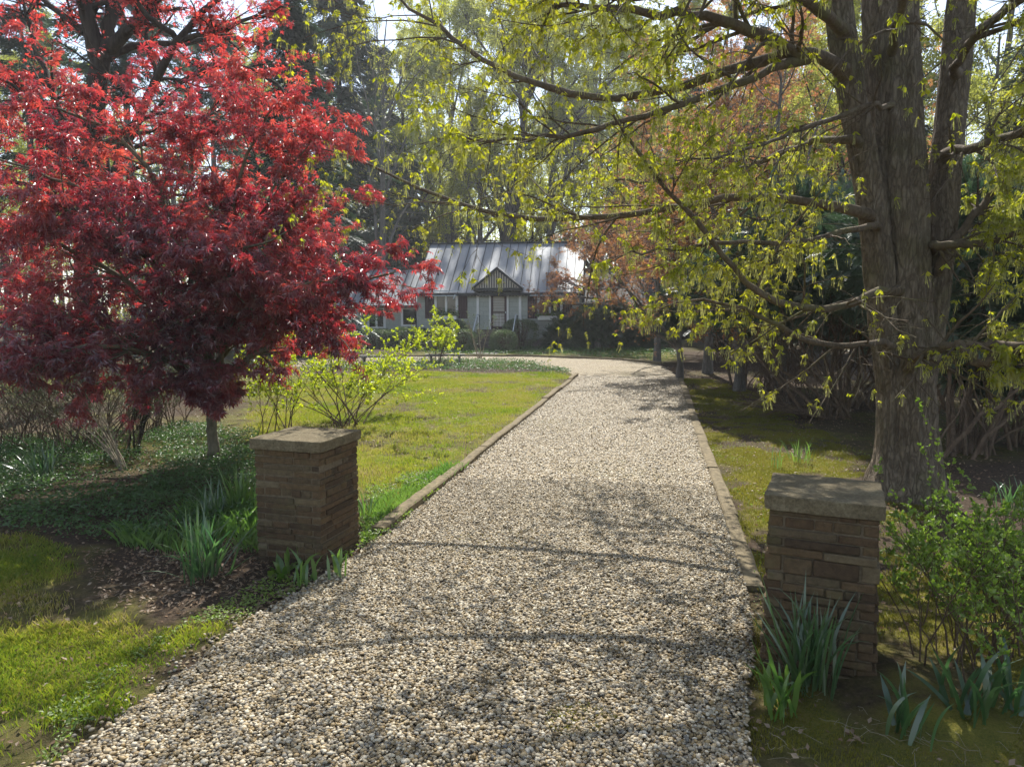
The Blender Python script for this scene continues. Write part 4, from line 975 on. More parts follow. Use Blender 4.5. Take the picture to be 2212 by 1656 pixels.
def spruce(name, seed, H, Rb, lmat, bmat, z0=.06, nwh=34, dens=14, ss=(.55, .9), droop=.35, gap=0.):
    rng = RNG(seed); t = empty(name, (0, 0, 0)); b = MB()
    P = np.array([[0, 0, -.2], [.05, 0, H*.5], [0, .05, H]]); P = resample(P, 10); b.tubes(P, np.linspace(H*.016, .02, 10), 9)
    BP = []; BR = []
    for i in range(nwh):
        u = (i+rng.uniform(0, .8))/nwh; z = H*(z0 + (1-z0)*u)
        if rng.uniform() < gap: continue
        L = Rb*((1-u)**.8*.92+.05)
        for j in range(rng.integers(4, 7)):
            a = rng.uniform(0, 6.283); l = L*rng.uniform(.7, 1.12); k = np.linspace(0, 1, 6)
            BP.append(np.stack([np.cos(a)*l*k, np.sin(a)*l*k, z - droop*l*k + .25*l*k**2.5], -1)); BR.append(np.linspace(.012+.012*l, .006, 6))
    BP = np.array(BP); b.tubes(BP, np.array(BR), 4); b.build('trunk', bmat, t, smooth=True)
    p, T = on_twigs(BP, dens, rng, .12, 1.03); n = len(p); p = p + rng.normal(size=(n, 3))*.06
    sd = nrm(np.cross(T, UP))*rng.choice([-1, 1], n)[:, None]
    x = nrm(T*.6 + sd*rng.uniform(.2, 1., n)[:, None] + np.array([0, 0, -.35])); 
    cb = MB(); scat(cb, SPR, p, x, UP + rng.normal(size=(n, 3))*.4, rng.uniform(ss[0], ss[1], n), np.clip(.6*rng.uniform(0, 1, n)+.4*fbm(p*.7, 2), 0, 1), rng)
    cb.build('crown', lmat, t); return t
GB = 'trees in the wood behind the cottage and gardens'
def at(px, Y): return np.array([XA(px, Y), Y, 0.])
def place(proto, px, Y, rz, sc, label):
    if not proto.get('label'):
        tag(proto, label, 'tree', GB, 'thing'); proto.location = tuple(at(px, Y)); proto.rotation_euler = (0, 0, rz); proto.scale = (sc,)*3; return proto
    r = copy_tree(proto, at(px, Y), rz, sc, label); return r
oak = decid('oak_tree', 31, 24, .58, M_ygfar, M_dkbark, nleaf=7, ls=(.2, .4), dens=(16, 9, 7), crownlow=.22, wob=.3)
bud1 = decid('budding_tree', 32, 20, .30, M_ygfar, M_gbark, nleaf=8, ls=(.18, .36), dens=(16, 8, 7), crownlow=.15, spread=(20, 48))
bud2 = decid('budding_tree', 33, 17, .22, M_ygfar, M_dkbark, nleaf=9, ls=(.18, .34), dens=(15, 8, 7), crownlow=.12, spread=(25, 52))
bare = decid('bare_tree', 34, 19, .26, M_ygfar, M_gbark, nleaf=1, ls=(.12, .22), dens=(13, 8, 6), crownlow=.25, spread=(18, 40))
grn = decid('green_tree', 35, 14, .22, M_green, M_dkbark, nleaf=8, ls=(.28, .5), dens=(12, 7, 6), crownlow=.15, spread=(30, 60))
org1 = decid('orange_maple', 36, 13, .17, M_orange, M_gbark, nleaf=4, ls=(.07, .15), dens=(18, 9, 7), crownlow=.18, spread=(35, 70), leaf=[PALM5, CL[0]], l0=(.35, .55))
org2 = decid('orange_maple', 37, 11, .14, M_orange, M_gbark, nleaf=4, ls=(.07, .14), dens=(18, 9, 7), crownlow=.14, spread=(40, 75), leaf=[PALM5, CL[1]], l0=(.4, .6))
org3 = decid('orange_maple', 38, 8.6, .20, M_orange, M_gbark, nleaf=6, ls=(.10, .2), dens=(20, 9, 7), crownlow=.28, spread=(45, 85), leaf=[PALM5, CL[1]], l0=(.45, .62))
sp1 = spruce('spruce_tree', 41, 25, 4.6, M_dark, M_dkbark, .04, 46, 16, (.7, 1.25), .38)
sp2 = spruce('spruce_tree', 42, 20, 3.8, M_dark, M_dkbark, .03, 40, 15, (.6, 1.1), .3)
pin = spruce('pine_tree', 43, 21, 4.8, M_pine, M_gbark, .30, 22, 16, (.7, 1.1), .05, .15)
for a in (
 (oak, 1090, 72, .4, 1.5, 'massive dark oak standing directly behind the middle of the cottage roof'),
 (sp1, 745, 57, .3, 1.25, 'tall dark spruce rising just left of the cottage roof'),
 (sp2, 640, 40, 1.3, 1.1, 'dark spruce behind the right side of the crimson foliage'),
 (sp1, 830, 70, 2.2, 1.1, 'far spruce showing behind the left end of the cottage ridge'),
 (sp2, 890, 66, 2.9, .8, 'short dense spruce tucked against the cottage wing'),
 (pin, 300, 36, .8, 1.0, 'blue-green pine behind the crimson maple fork'),
 (pin, 95, 40, 2.0, .95, 'blue-green pine near the left edge behind the thin dark limbs'),
 (pin, 480, 52, 3.4, 1.1, 'tall pine far behind the middle of the red foliage'),
 (bud1, 980, 78, .0, 1.8, 'pale budding tree to the left of the oak against the bright sky'),
 (bud1, 1190, 80, 1.7, 1.9, 'budding tree just right of the oak behind the cottage ridge'),
 (bud2, 870, 72, .8, 1.7, 'slim yellow-green tree in the bright sky gap between spruce and oak'),
 (bud1, 1290, 84, 2.6, 1.9, 'tall yellow-green tree behind the right end of the cottage ridge'),
 (bud2, 1400, 76, 2.0, 2.0, 'yellow-green tree behind the right wing of the cottage'),
 (bare, 815, 52, 1.0, 1.3, 'nearly bare grey tree in front of the spruces left of the ridge'),
 (bare, 1040, 75, 2.0, 1.6, 'bare pale-limbed tree far behind the oak'),
 (bare, 400, 60, 3.0, 1.15, 'bare grey-trunked tree behind the red maple canopy'),
 (bud2, 190, 62, 3.0, 1.5, 'yellow-green tree far behind the dark crimson trunk'),
 (bud1, 20, 48, .5, .95, 'yellow-green tree at the left edge beyond the far lawn'),
 (bud2, -110, 34, 1.9, .8, 'leaning budding tree partly cut off by the left edge'),
 (bud1, 560, 70, 2.4, 1.4, 'yellow-green tree seen through gaps at the right of the red canopy'),
 (grn, 330, 60, 1.2, .75, 'fresh green round tree low behind the red maple trunk'),
 (grn, 1010, 80, 2.8, .9, 'bright green tree low behind the oak trunk'),
 (grn, 60, 70, .6, .8, 'fresh green tree beyond the far left lawn'),
 (org3, 1290, 42.8, .2, 1.0, 'small orange-leaved tree with a bare straight trunk beside the driveway bend'),
 (org1, 1530, 27, 1.4, 1.02, 'orange-budding maple behind the long arching maple limbs'),
 (org2, 1420, 33, 2.2, 1.15, 'loose orange maple between the cottage wing and the tall yew'),
 (org2, 1690, 22, .9, 1.1, 'dark-stemmed orange maple just left of the thick maple trunk'),
 (org1, 1760, 34, 3.3, 1.15, 'far orange maple behind the yews left of the big trunk'),
 (bud2, 1850, 30, 1.1, 1.0, 'yellow-green tree glimpsed between the forked maple trunks'),
 (bud1, 2130, 36, .3, 1.2, 'yellow-green tree behind the right-hand stem of the big maple'),
 (bud2, 1120, 82, 1.3, 2.0, 'very tall yellow-green tree far behind the oak crown'),
 (bud1, 930, 88, 2.9, 1.9, 'very tall hazy tree far behind the left end of the ridge'),
 (bud1, 1340, 90, .6, 1.9, 'very tall hazy yellow-green tree far behind the right wing'),
 (bare, 700, 58, 2.2, 1.4, 'tall bare tree whose grey branches cross the dark spruces'),
 (bud2, 1560, 50, 2.7, 1.6, 'tall yellow-green tree rising above the orange maples'),
 (bud1, 1780, 52, 1.5, 1.6, 'tall yellow-green tree behind the left stem of the big maple'),
 (org2, 1600, 38, 3.6, 1.5, 'tall orange maple high up behind the topmost arching limb'),
 (sp1, 1390, 53, 2.4, .55, 'short dark spruce added to shade the right wing roof of the cottage'),  # tree added behind the wing for its shadow on the roof
 (org3, 1600, 21, 1.2, .8, 'low orange-leaved maple in front of the shaded yews'),
 (org2, 1470, 25, 4.2, .85, 'low loose orange maple beyond the yew stem fan'),
 (sp2, 1620, 46, .7, 1.0, 'dark spruce in the shade behind the orange maples'),
 (sp1, 1480, 60, 3.1, .85, 'dark spruce behind the right wing and orange leaves'),
 (sp2, 1900, 40, 2.4, 1.0, 'dark spruce behind the big maple trunk'),
 (sp2, 2260, 30, 1.4, 1.0, 'dark spruce at the right edge behind the yews'),
): place(*a)
# small stem with a light trunk beside the driveway bend gets its own clear straight trunk from the prototype above

# distant wood closing the view
rng = RNG(77); b = MB(); n = 420
X = rng.uniform(-110, 110, n); Y = rng.uniform(88, 128, n); H = rng.uniform(16, 36, n)
P = np.zeros((n, 5, 3)); P[:, :, 0] = X[:, None] + np.cumsum(rng.normal(size=(n, 5))*.25, 1); P[:, :, 1] = Y[:, None]; P[:, :, 2] = H[:, None]*np.linspace(0, .95, 5)
b.tubes(P, rng.uniform(.1, .32, n)[:, None]*np.linspace(1, .3, 5)[None], 5)
c1, q1 = grow(P, rng.uniform(.1, .2, n)[:, None]*np.ones((1, 5)), 8, rng, .25, 1., (25, 60), (.15, .35), 4, (0, 0, .3), .1, .4)
b.tubes(c1, q1*.6, 3)
wood = b.build('woods', M_dkbark); tag(wood, 'bare grey trunks of the distant wood', kind='stuff')
p, T = on_twigs(c1, 22, rng, .1, 1.1); p = p + rng.normal(size=p.shape)*np.array([1.2, 1.2, .8]); b = MB()
under = np.c_[rng.uniform(-110, 110, 9000), rng.uniform(84, 100, 9000), rng.gamma(2., 1.3, 9000)]
p = np.concatenate([p, under]); m_ = len(p)
scat(b, CL, p, rand_unit(rng, m_), rand_unit(rng, m_), rng.uniform(.4, .9, m_), np.clip(.5*rng.uniform(0, 1, m_)+.5*fbm(p*.12, 2), 0, 1), rng)
tag(b.build('woodland_foliage', M_ygfar), 'yellow-green haze of young leaves in the distant wood', kind='stuff')

# ------------------------------------------------------------------ yews and evergreens
def yew(name, label, base, stems, sr, cpts, crad, n, ss=(.22, .42), seed=0, lean=(0, 0, 0), inner=True, lmat=None, group=None, cat='shrub', stemang=.6, brown=900):
    """multi-stemmed evergreen: bare arching stems and needle sprays around several lobes"""
    rng = RNG(seed); base = np.array(base, float); t = empty(name, base, label, cat, group); b = MB(); tips = []
    cpts = np.array(cpts, float); crad = np.array(crad, float)
    for i in range(stems):
        j = rng.integers(0, len(cpts)); tgt = cpts[j] + rng.normal(size=3)*crad[j]*.45
        s = base + np.array([rng.normal()*sr, rng.normal()*sr, 0]); mid = s*.55 + tgt*.45; mid[2] = tgt[2]*rng.uniform(.25, .6); mid[:2] += rng.normal(size=2)*.25
        P = resample([s-[0, 0, .1], s*.85+mid*.15+[0, 0, .12], mid, tgt], 12); P[2:-1] += rng.normal(size=(9, 3))*.03
        R = np.linspace(rng.uniform(.018, .05), .008, 12); b.tubes(P, R, 6)
        c1, q1 = grow(P[None], R[None], 11, rng, .3, 1., (25, 60), (.2, .4), 6, tuple(lean), .15, .5, rmin=.005); b.tubes(c1, q1, 4)
        c2, q2 = grow(c1, q1, 5, rng, .2, 1., (25, 65), (.3, .6), 4, (0, 0, 0), .2, .5, rmin=.003); b.tubes(c2, q2, 3)
    b.build('stem', M_yewbark, t, smooth=True)
    w = crad**2/np.sum(crad**2); j = rng.choice(len(cpts), n, p=w); d = rand_unit(rng, n); rr = rng.uniform(.35, 1., n)**.45
    nz = fbm(d*2.2 + j[:, None]*7.1, 3); rr = rr*(.62+.75*nz)
    p = cpts[j] + d*(crad[j]*rr)[:, None]*np.array([1, 1, .85]); ok = p[:, 2] > .15; p = p[ok]; d = d[ok]; n = len(p)
    x = nrm(d + rng.normal(size=(n, 3))*.5 + np.array([0, 0, .1])); cb = MB()
    scat(cb, SPR, p, x, UP + rng.normal(size=(n, 3))*.5, rng.uniform(ss[0], ss[1], n), np.clip(.55*rng.uniform(0, 1, n)+.45*fbm(p*1.5, 2), 0, 1), rng)
    cb.build('crown', lmat or M_yew, t); return t
GY = 'dark yews along the right of the driveway'
p = G(1562, 781); yew('yew_tree', 'dark yew with a fan of black stems arching over the far end of the driveway', p, 26, .35,
    [p+[0, 0, 3.2], p+[-1.6, -.2, 2.9], p+[1.3, .3, 3.2], p+[-.4, .8, 4.0], p+[1.6, -.5, 2.2], p+[-2.4, .4, 2.5]], [1.7, 1.2, 1.6, 1.3, 1.1, .9], 6500, seed=51, group=GY, ss=(.3, .55))
p = G(1815, 901); yew('yew_tree', 'sprawling yew with bare brown sweeping branches beside the big maple trunk', p, 22, .3,
    [p+[-.3, .4, 3.3], p+[-1.5, .8, 3.2], p+[.8, 1.2, 3.6], p+[-.6, 1.8, 4.3], p+[-2.0, 2.0, 3.0], p+[1.6, .6, 3.2]], [1.3, 1.2, 1.5, 1.4, 1.1, 1.3], 7500, seed=52, group=GY)
p = G(1700, 858); yew('yew_tree', 'ragged yew thicket between the sprawling yew and the stem fan', p+[.3, 2.5, 0], 20, .5,
    [p+[.2, 2.8, 3.0], p+[1.2, 3.2, 3.6], p+[-.8, 3.4, 2.9], p+[.4, 4, 4.2], p+[1.8, 2.6, 2.4]], [1.4, 1.5, 1.1, 1.3, 1.2], 6500, seed=53, group=GY, ss=(.26, .48))
p = G(2085, 975); yew('yew_tree', 'black-shadowed yew behind the right side of the big maple trunk', p, 24, .4,
    [p+[.2, .6, 2.6], p+[1.4, .8, 2.6], p+[-.5, 1.6, 3.4], p+[.9, 1.8, 3.8], p+[2.4, 1.0, 3.0], p+[1.8, -.2, 2.0]], [1.2, 1.3, 1.3, 1.4, 1.3, 1.0], 8000, seed=54, group=GY)
p = G(2260, 960); yew('yew_tree', 'dense yew cut off by the right edge of the view', p, 20, .4,
    [p+[.2, .3, 2.6], p+[1.2, .6, 3.0], p+[-.6, 1.4, 3.6], p+[.6, 2.0, 4.0], p+[-.8, .2, 1.7]], [1.3, 1.4, 1.3, 1.4, .9], 7000, seed=55, group=GY)
yew('yew_tree', 'tall dark yew filling the shade behind the big maple', (9.2, 17.5, 0), 18, .5,
    [(9.2, 17.5, 3.0), (10.5, 18, 3.6), (8.4, 18.4, 4.2), (11.8, 17.4, 3.0), (9.8, 19, 4.6)], [1.7, 1.7, 1.5, 1.6, 1.4], 7500, seed=56, group=GY, ss=(.26, .5))
p = G(1300, 757); yew('spreading_juniper', 'wide low dark evergreen in front of the cottage right wing', p+[.2, 1.2, 0], 16, .6,
    [p+[-1.9, 1.3, .9], p+[-.6, 1.2, 1.3], p+[.9, 1.3, 1.5], p+[2.2, 1.5, 1.2], p+[3.2, 1.6, .8], p+[-2.6, 1.4, .5], p+[.2, 1.8, 1.8]], [1.0, 1.2, 1.3, 1.2, .9, .6, 1.0], 5200, seed=57, ss=(.35, .7))

# ------------------------------------------------------------------ shrubs
def clipped(label, base, w, h, n, seed, lmat, topgreen=False, group=None, ls=(.05, .1)):
    rng = RNG(seed); base = np.array(base, float); t = empty('clipped_shrub', base, label, 'shrub', group); b = MB()
    k = 40; a = rng.uniform(0, 6.283, k); r_ = rng.uniform(.1, .4, k)*w; P = np.zeros((k, 5, 3)); u = np.linspace(0, 1, 5)
    P[..., 0] = base[0] + np.cos(a)[:, None]*r_[:, None]*(.2+.8*u); P[..., 1] = base[1] + np.sin(a)[:, None]*r_[:, None]*(.2+.8*u); P[..., 2] = h*.92*u
    c1, q1 = grow(P, np.full((k, 5), .012), 6, rng, .3, 1., (20, 50), (.2, .4), 4, (0, 0, .2), .12, .6); b.tubes(P, np.full((k, 5), .012), 4); b.tubes(c1, q1, 3); b.build('stem', M_twig, t)
    d = rand_unit(rng, n); lowf = rng.uniform(size=n) < (.3 if topgreen else .42); d[:, 2] = np.where(lowf, -np.abs(d[:, 2]), np.abs(d[:, 2])); e = np.sign(d)*np.abs(d)**.75
    e = e*rng.uniform(.80, 1.03, n)[:, None]*(.9+.25*fbm(d*3+seed, 3))[:, None]
    p = base + np.array([0, 0, h*.52 if not topgreen else h*.62]) + e*np.array([w/2, w/2*.85, h*.5 if not topgreen else h*.42])*(1 if not topgreen else np.c_[np.ones(n), np.ones(n), np.where(e[:, 2] < 0, 1.35, 1.)])
    p = p[p[:, 2] > .05]; n = len(p); cb = MB()
    scat(cb, [LEAF, FOLD], p, rand_unit(rng, n)+UP*.4, rand_unit(rng, n), rng.uniform(ls[0], ls[1], n), rng.uniform(0, 1, n)**1.5, rng); cb.build('crown', lmat, t); return t
clipped('round clipped green shrub at the right foot of the front steps', np.array([-.5, 40.9, 0]), 1.55, 1.2, 7500, 61, M_box, ls=(.04, .08))
clipped('round clipped green shrub at the left foot of the front steps', np.array([-2.95, 41.6, 0]), 1.8, 1.25, 7500, 62, M_box, ls=(.04, .08))
clipped('brown-stemmed upright shrub below the right cottage window', np.array([XA(1124, 44.1), 44.1, 0]), 2.2, 1.75, 5200, 63, M_box, True)
clipped('brown-stemmed upright shrub below the left cottage window', np.array([XA(972, 44.6), 44.6, 0]), 2.3, 1.72, 5200, 64, M_box, True)
clipped('low rounded hedge shrub under the cottage wing window', np.array([XA(885, 45.0), 45.0, 0]), 2.6, 1.25, 5000, 65, M_box, True)
clipped('low rounded hedge shrub at the far end of the cottage wing', np.array([XA(815, 45.2), 45.2, 0]), 2.6, 1.15, 4600, 66, M_box, True)

def stemshrub(name, label, base, n0, H, spread, seed, lmat, bmat, n1=6, n2=4, nleaf=3, ls=(.05, .09), leaf=None, sr=.12, rad=.012, upl=.9, lean=(0, 0), arch=.0, cat='shrub', trop=(0, 0, .3), group=None, t0=.3, hv=.3):
    rng = RNG(seed); base = np.array(base, float); t = empty(name, base, label, cat, group); b = MB()
    a = rng.uniform(0, 6.283, n0); r_ = spread*np.sqrt(rng.uniform(.02, 1, n0)); k = 9; u = np.linspace(0, 1, k)[None]
    hh = H*rng.uniform(1-hv, 1.05, n0); P = np.zeros((n0, k, 3)); s = np.c_[rng.normal(size=(n0, 2))*sr]
    P[..., 0] = base[0] + s[:, :1] + (np.cos(a)*r_+lean[0])[:, None]*u**(1.25-arch); P[..., 1] = base[1] + s[:, 1:] + (np.sin(a)*r_+lean[1])[:, None]*u**(1.25-arch); P[..., 2] = -.03 + hh[:, None]*(u - arch*.35*u**3)
    P[:, 1:] += np.cumsum(rng.normal(size=(n0, k-1, 3))*.012*H, 1)*np.array([1, 1, .4])
    R = np.linspace(1, .3, k)[None]*rad*rng.uniform(.7, 1.3, (n0, 1)); b.tubes(P, R, 5)
    c1, q1 = grow(P, R, n1, rng, t0, 1., (22, 55), (.2, .42), 6, trop, .12, .6, rmin=.0022, shrink=.4); b.tubes(c1, q1, 4)
    tw = [c1, P[:, k//2:]]
    if n2:
        c2, q2 = grow(c1, q1, n2, rng, .2, 1., (22, 55), (.3, .55), 4, trop, .14, .6, rmin=.0016, shrink=.3); b.tubes(c2, q2, 3); tw.insert(0, c2)
    b.build('stem', bmat, t)
    if nleaf and lmat:
        LP = []; LT = []
        for Q in tw:
            p, T = on_twigs(Q, nleaf, rng, .35, 1.); LP += [p, Q[:, -1]]; LT += [T, nrm(Q[:, -1]-Q[:, -2])]
        LP = np.concatenate(LP); LT = np.concatenate(LT); LP = np.repeat(LP, 2, 0); LT = np.repeat(LT, 2, 0); n = len(LP)
        x = nrm(LT*.6 + rng.normal(size=(n, 3))*.55 + UP*upl*.5); cb = MB()
        scat(cb, leaf or [FOLD], LP, x, UP + rng.normal(size=(n, 3))*.5, rng.uniform(ls[0], ls[1], n), np.clip(.7*rng.uniform(0, 1, n)+.3*fbm(LP*2, 2), 0, 1), rng); cb.build('crown', lmat, t)
    return t
p = G(748, 918); stemshrub('lime_shrub', 'large open shrub with lime-green young leaves behind the left gate pillar', p, 24, 2.1, 2.5, 71, M_shrub, M_twig, 7, 4, 3, (.05, .095), sr=.2, rad=.011, lean=(.1, .1), hv=.5)
p = G(600, 965); stemshrub('lime_shrub', 'thin upright lime-leaved stems between the Japanese maple trunk and gate pillar', p, 10, 1.7, .7, 72, M_shrub, M_twig, 4, 3, 1, (.045, .08), sr=.25, rad=.011)
p = G(945, 787); stemshrub('lime_shrub', 'small lime-green bush on the round bed in front of the left cottage window', p, 12, 1.8, 1.15, 73, M_shrub, M_twig, 6, 4, 3, (.07, .12), sr=.12, rad=.016)
p = G(1036, 774); stemshrub('pale_sapling', 'little pale-branched bush with few leaves at the foot of the steps', p, 4, 1.9, .9, 74, M_box, M_ptwig, 6, 4, 1, (.05, .08), sr=.05, rad=.028)
p = G(195, 975); stemshrub('bare_shrub', 'dense leafless brown shrub under the red canopy at the left', p, 60, 1.75, 1.7, 75, M_box, M_twig, 9, 5, 1, (.012, .024), sr=.4, rad=.011, hv=.45)
p = G(60, 960); stemshrub('bare_shrub', 'leafless brown shrub cut off by the left edge', p, 44, 1.6, 1.3, 76, M_box, M_twig, 8, 5, 1, (.012, .024), sr=.4, rad=.010, hv=.45)
p = G(345, 930); stemshrub('bare_shrub', 'grey-green twiggy shrub just left of the Japanese maple trunk', p, 40, 1.5, 1.1, 77, M_box, M_twig, 8, 5, 1, (.016, .03), sr=.3, rad=.010, hv=.4)
p = G(264, 1012); stemshrub('pale_twig_shrub', 'leaning fan of pale leafless twigs in the periwinkle bed', p, 11, 1.35, .55, 78, None, M_ptwig, 4, 2, 0, sr=.04, rad=.010, lean=(-.65, 0), trop=(-.1, 0, .2))
p = G(272, 985); stemshrub('dark_stem_shrub', 'slim black-stemmed bush rising behind the pale twigs', p+[0, .3, 0], 5, 1.5, .5, 79, M_box, M_dkbark, 6, 4, 1, (.02, .04), sr=.06, rad=.022)
p = G(2075, 1425); stemshrub('privet_shrub', 'light-green leafy shrub with many thin stems right of the nearest gate pillar', p, 34, 1.02, .62, 80, M_priv, M_twig, 8, 3, 2, (.024, .044), sr=.22, rad=.006, upl=1.2, t0=.45, hv=.4)
p = G(2010, 1290); stemshrub('privet_shoot', 'tall leafy shoot standing in front of the big maple trunk', p, 2, 1.5, .05, 81, M_priv, M_twig, 2, 0, 10, (.03, .05), sr=.03, rad=.006, upl=1.2, t0=.1, hv=.1)
p = G(2190, 1400); stemshrub('privet_shrub', 'light-green leafy shrub cut off at the right edge', p, 26, 1.05, .55, 82, M_priv, M_twig, 8, 3, 2, (.024, .044), sr=.2, rad=.006, upl=1.2, t0=.45, hv=.4)
# low sweeping bare branches beside the driveway
p = G(1800, 905); stemshrub('bare_shrub', 'low tangle of bare brown branches reaching over the moss beside the driveway', p+[.1, .5, 0], 16, .55, .7, 83, None, M_yewbark, 6, 3, 0, sr=.15, rad=.02, lean=(-1.7, -.3), trop=(-.2, 0, .1), arch=.4)
p = G(1690, 862); stemshrub('bare_shrub', 'grey-brown twiggy undergrowth at the foot of the ragged yew thicket', p+[.4, .9, 0], 60, 1.7, 1.4, 84, M_box, M_twig, 8, 4, 0, sr=.6, rad=.010, hv=.6)

# ------------------------------------------------------------------ strap-leaved clumps
def clump(name, label, base, n, L, w, spread, seed, lmat, cat='plant', bend=.6, sr=.07, group=None):
    rng = RNG(seed); base = np.array(base, float); t = empty(name, base, label, cat, group)
    a = rng.uniform(0, 6.283, n); k = 8; u = np.linspace(0, 1, k)[None]; l = L*rng.uniform(.6, 1.1, n)[:, None]; th = np.abs(rng.normal(size=n))*spread
    bd = (bend*rng.uniform(.1, 1.2, n)**1.6)[:, None]; ang = th[:, None] + bd*u**2*1.6
    ds = l/(k-1); xr = np.cumsum(np.sin(ang)*ds, 1); zr = np.cumsum(np.cos(ang)*ds, 1); o = rng.normal(size=(n, 2))*sr
    C = np.stack([base[0]+o[:, :1]+np.cos(a)[:, None]*xr, base[1]+o[:, 1:]+np.sin(a)[:, None]*xr, zr-.03], -1)
    W = w*rng.uniform(.7, 1.2, n)[:, None]*np.clip(np.minimum(.6+u*2, (1-u)*3.2), .02, 1)
    ta = a + rng.normal(size=n)*.7; sd = np.stack([-np.sin(ta), np.cos(ta), np.zeros(n)], -1)
    b = MB(); b.ribbons(C, W, sd, rng.uniform(0, 1, n)); b.build('leaves', lmat, t); return t
GD = 'daffodil and iris clumps in the beds'
for a in (
 (440, 1250, 85, .62, .020, .42, M_strap, 'daffodil_clump', 'big blue-green daffodil clump on the bare soil left of the gate pillar'),
 (520, 1110, 60, .55, .018, .35, M_iris, 'daffodil_clump', 'bright green daffodil clump against the left side of the gate pillar'),
 (455, 1130, 50, .50, .016, .35, M_strap, 'daffodil_clump', 'daffodil clump under the Japanese maple trunk in the periwinkle'),
 (95, 1040, 55, .55, .022, .35, M_strap, 'daffodil_clump', 'dark daffodil clump at the left end of the periwinkle bed'),
 (1745, 1500, 95, .64, .017, .30, M_strap, 'daffodil_clump', 'tall daffodil clump leaning against the front of the nearest gate pillar'),
 (1728, 1000, 26, .40, .014, .3, M_iris, 'daffodil_clump', 'small daffodil tuft on the moss behind the nearest gate pillar'),
 (1680, 1012, 10, .36, .012, .2, M_iris, 'daffodil_clump', 'few thin daffodil blades on the moss near the right kerb'),
 (2185, 1105, 34, .42, .016, .3, M_strap, 'daffodil_clump', 'daffodil tuft on the shaded ground at the right edge'),
 (790, 1120, 24, .35, .016, .4, M_iris, 'daffodil_clump', 'green blades beside the kerb end right of the gate pillar'),
 (655, 1262, 9, .36, .032, .22, M_iris, 'iris_fan', 'pale green iris fan in front of the left gate pillar'),
 (722, 1250, 7, .34, .030, .25, M_iris, 'iris_fan', 'iris fan at the driveway corner of the left gate pillar'),
 (612, 1240, 22, .20, .05, .7, M_green, 'lily_plant', 'dark green broad-leaved plant at the foot of the left gate pillar'),
 (1690, 1545, 24, .42, .034, .25, M_iris, 'iris_fan', 'bright green iris fan at the driveway edge of the nearest pillar'),
 (1965, 1590, 18, .36, .032, .35, M_strap, 'iris_fan', 'broad drooping iris fan on the moss below the leafy shrub'),
 (2080, 1560, 22, .46, .032, .4, M_strap, 'iris_fan', 'arching broad-leaved iris in the bottom right corner shade'),
 (2170, 1545, 18, .44, .032, .35, M_strap, 'iris_fan', 'broad iris blades at the right edge under the leafy shrub'),
 (600, 795, 60, .6, .03, .3, M_iris, 'daffodil_clump', 'bright green blades beyond the lawn near the gravel loop'),
): clump(a[7], a[8], G(a[0], a[1]), a[2], a[3], a[4], a[5], a[0]+a[1], a[6], group=GD)

# ------------------------------------------------------------------ ground cover (stuff)
def leaves_on(name, label, poly, n, seed, lmat, ls, hmax, leaf, upl=.6, dens=None):
    rng = RNG(seed); p = samp(poly, n, rng, dens); n = len(p); z = rng.uniform(.0, 1, n)**.7*hmax*(.35+1.1*fbm(np.c_[p*1.7, np.zeros(n)], 3))
    az = rng.uniform(0, 6.283, n); x = np.c_[np.cos(az), np.sin(az), rng.normal(size=n)*.45+.1]; b = MB()
    scat(b, leaf, np.c_[p, z], x, UP*upl + rng.normal(size=(n, 3))*.5, rng.uniform(ls[0], ls[1], n), np.clip(.6*rng.uniform(0, 1, n)+.4*fbm(np.c_[p*.9, np.zeros(n)], 2), 0, 1), rng)
    tag(b.build(name, lmat), label, kind='stuff')
leaves_on('periwinkle_cover', 'glossy periwinkle ground cover under the red maples', bed_vinca, 48000, 91, M_vinca, (.024, .05), .22, [LEAF, FOLD], .6, lambda q: np.clip((fbm(np.c_[q*1.3, np.full(len(q), 6.)], 3)-.3)*5, .1, 1))
leaves_on('periwinkle_cover', 'periwinkle in the round bed before the cottage', bed_isle, 9000, 92, M_vinca, (.05, .09), .2, [LEAF])
leaves_on('periwinkle_cover', 'ground cover in front of the cottage foundations', house_lawn, 9000, 93, M_vinca, (.05, .1), .22, [LEAF], dens=lambda q: .2+.8*(fbm(np.c_[q*.5, np.zeros(len(q))], 2) > .5))
def blades(name, label, poly, n, seed, lmat, h, w, dens=None, lean=.5):
    rng = RNG(seed); p = samp(poly, n, rng, dens); n = len(p); az = rng.uniform(0, 6.283, n); hh = h*rng.uniform(.45, 1.15, n)*(.5+fbm(np.c_[p*1.3, np.full(n, 4.)], 2))
    d = np.stack([np.cos(az), np.sin(az)], -1); s = np.stack([-np.sin(az), np.cos(az)], -1)*w*.5; l = (rng.uniform(.1, 1, n)*lean*hh)[:, None]
    v = np.zeros((n, 4, 3)); v[:, 0, :2] = p-s; v[:, 1, :2] = p+s; v[:, :2, 2] = -.02
    v[:, 2, :2] = p+d*l*.4+s*.7; v[:, 2, 2] = hh*.6; v[:, 3, :2] = p+d*l; v[:, 3, 2] = hh
    k = np.arange(n)[:, None]*4; b = MB(); b.add(v.reshape(-1, 3), np.concatenate([k+[0, 1, 2], k+[0, 2, 3]]), np.tile(np.clip(.55*rng.uniform(0, 1, n)+1.1*(fbm(np.c_[p*.9, np.zeros(n)], 3)-.3), 0, 1), 2))
    tag(b.build(name, lmat), label, kind='stuff')
pat = lambda q: np.clip((fbm(np.c_[q*1.1, np.zeros(len(q))], 4)*.6+fbm(np.c_[q*3.7, np.full(len(q), 3.)], 3)*.4-.4)*7, .05, 1)
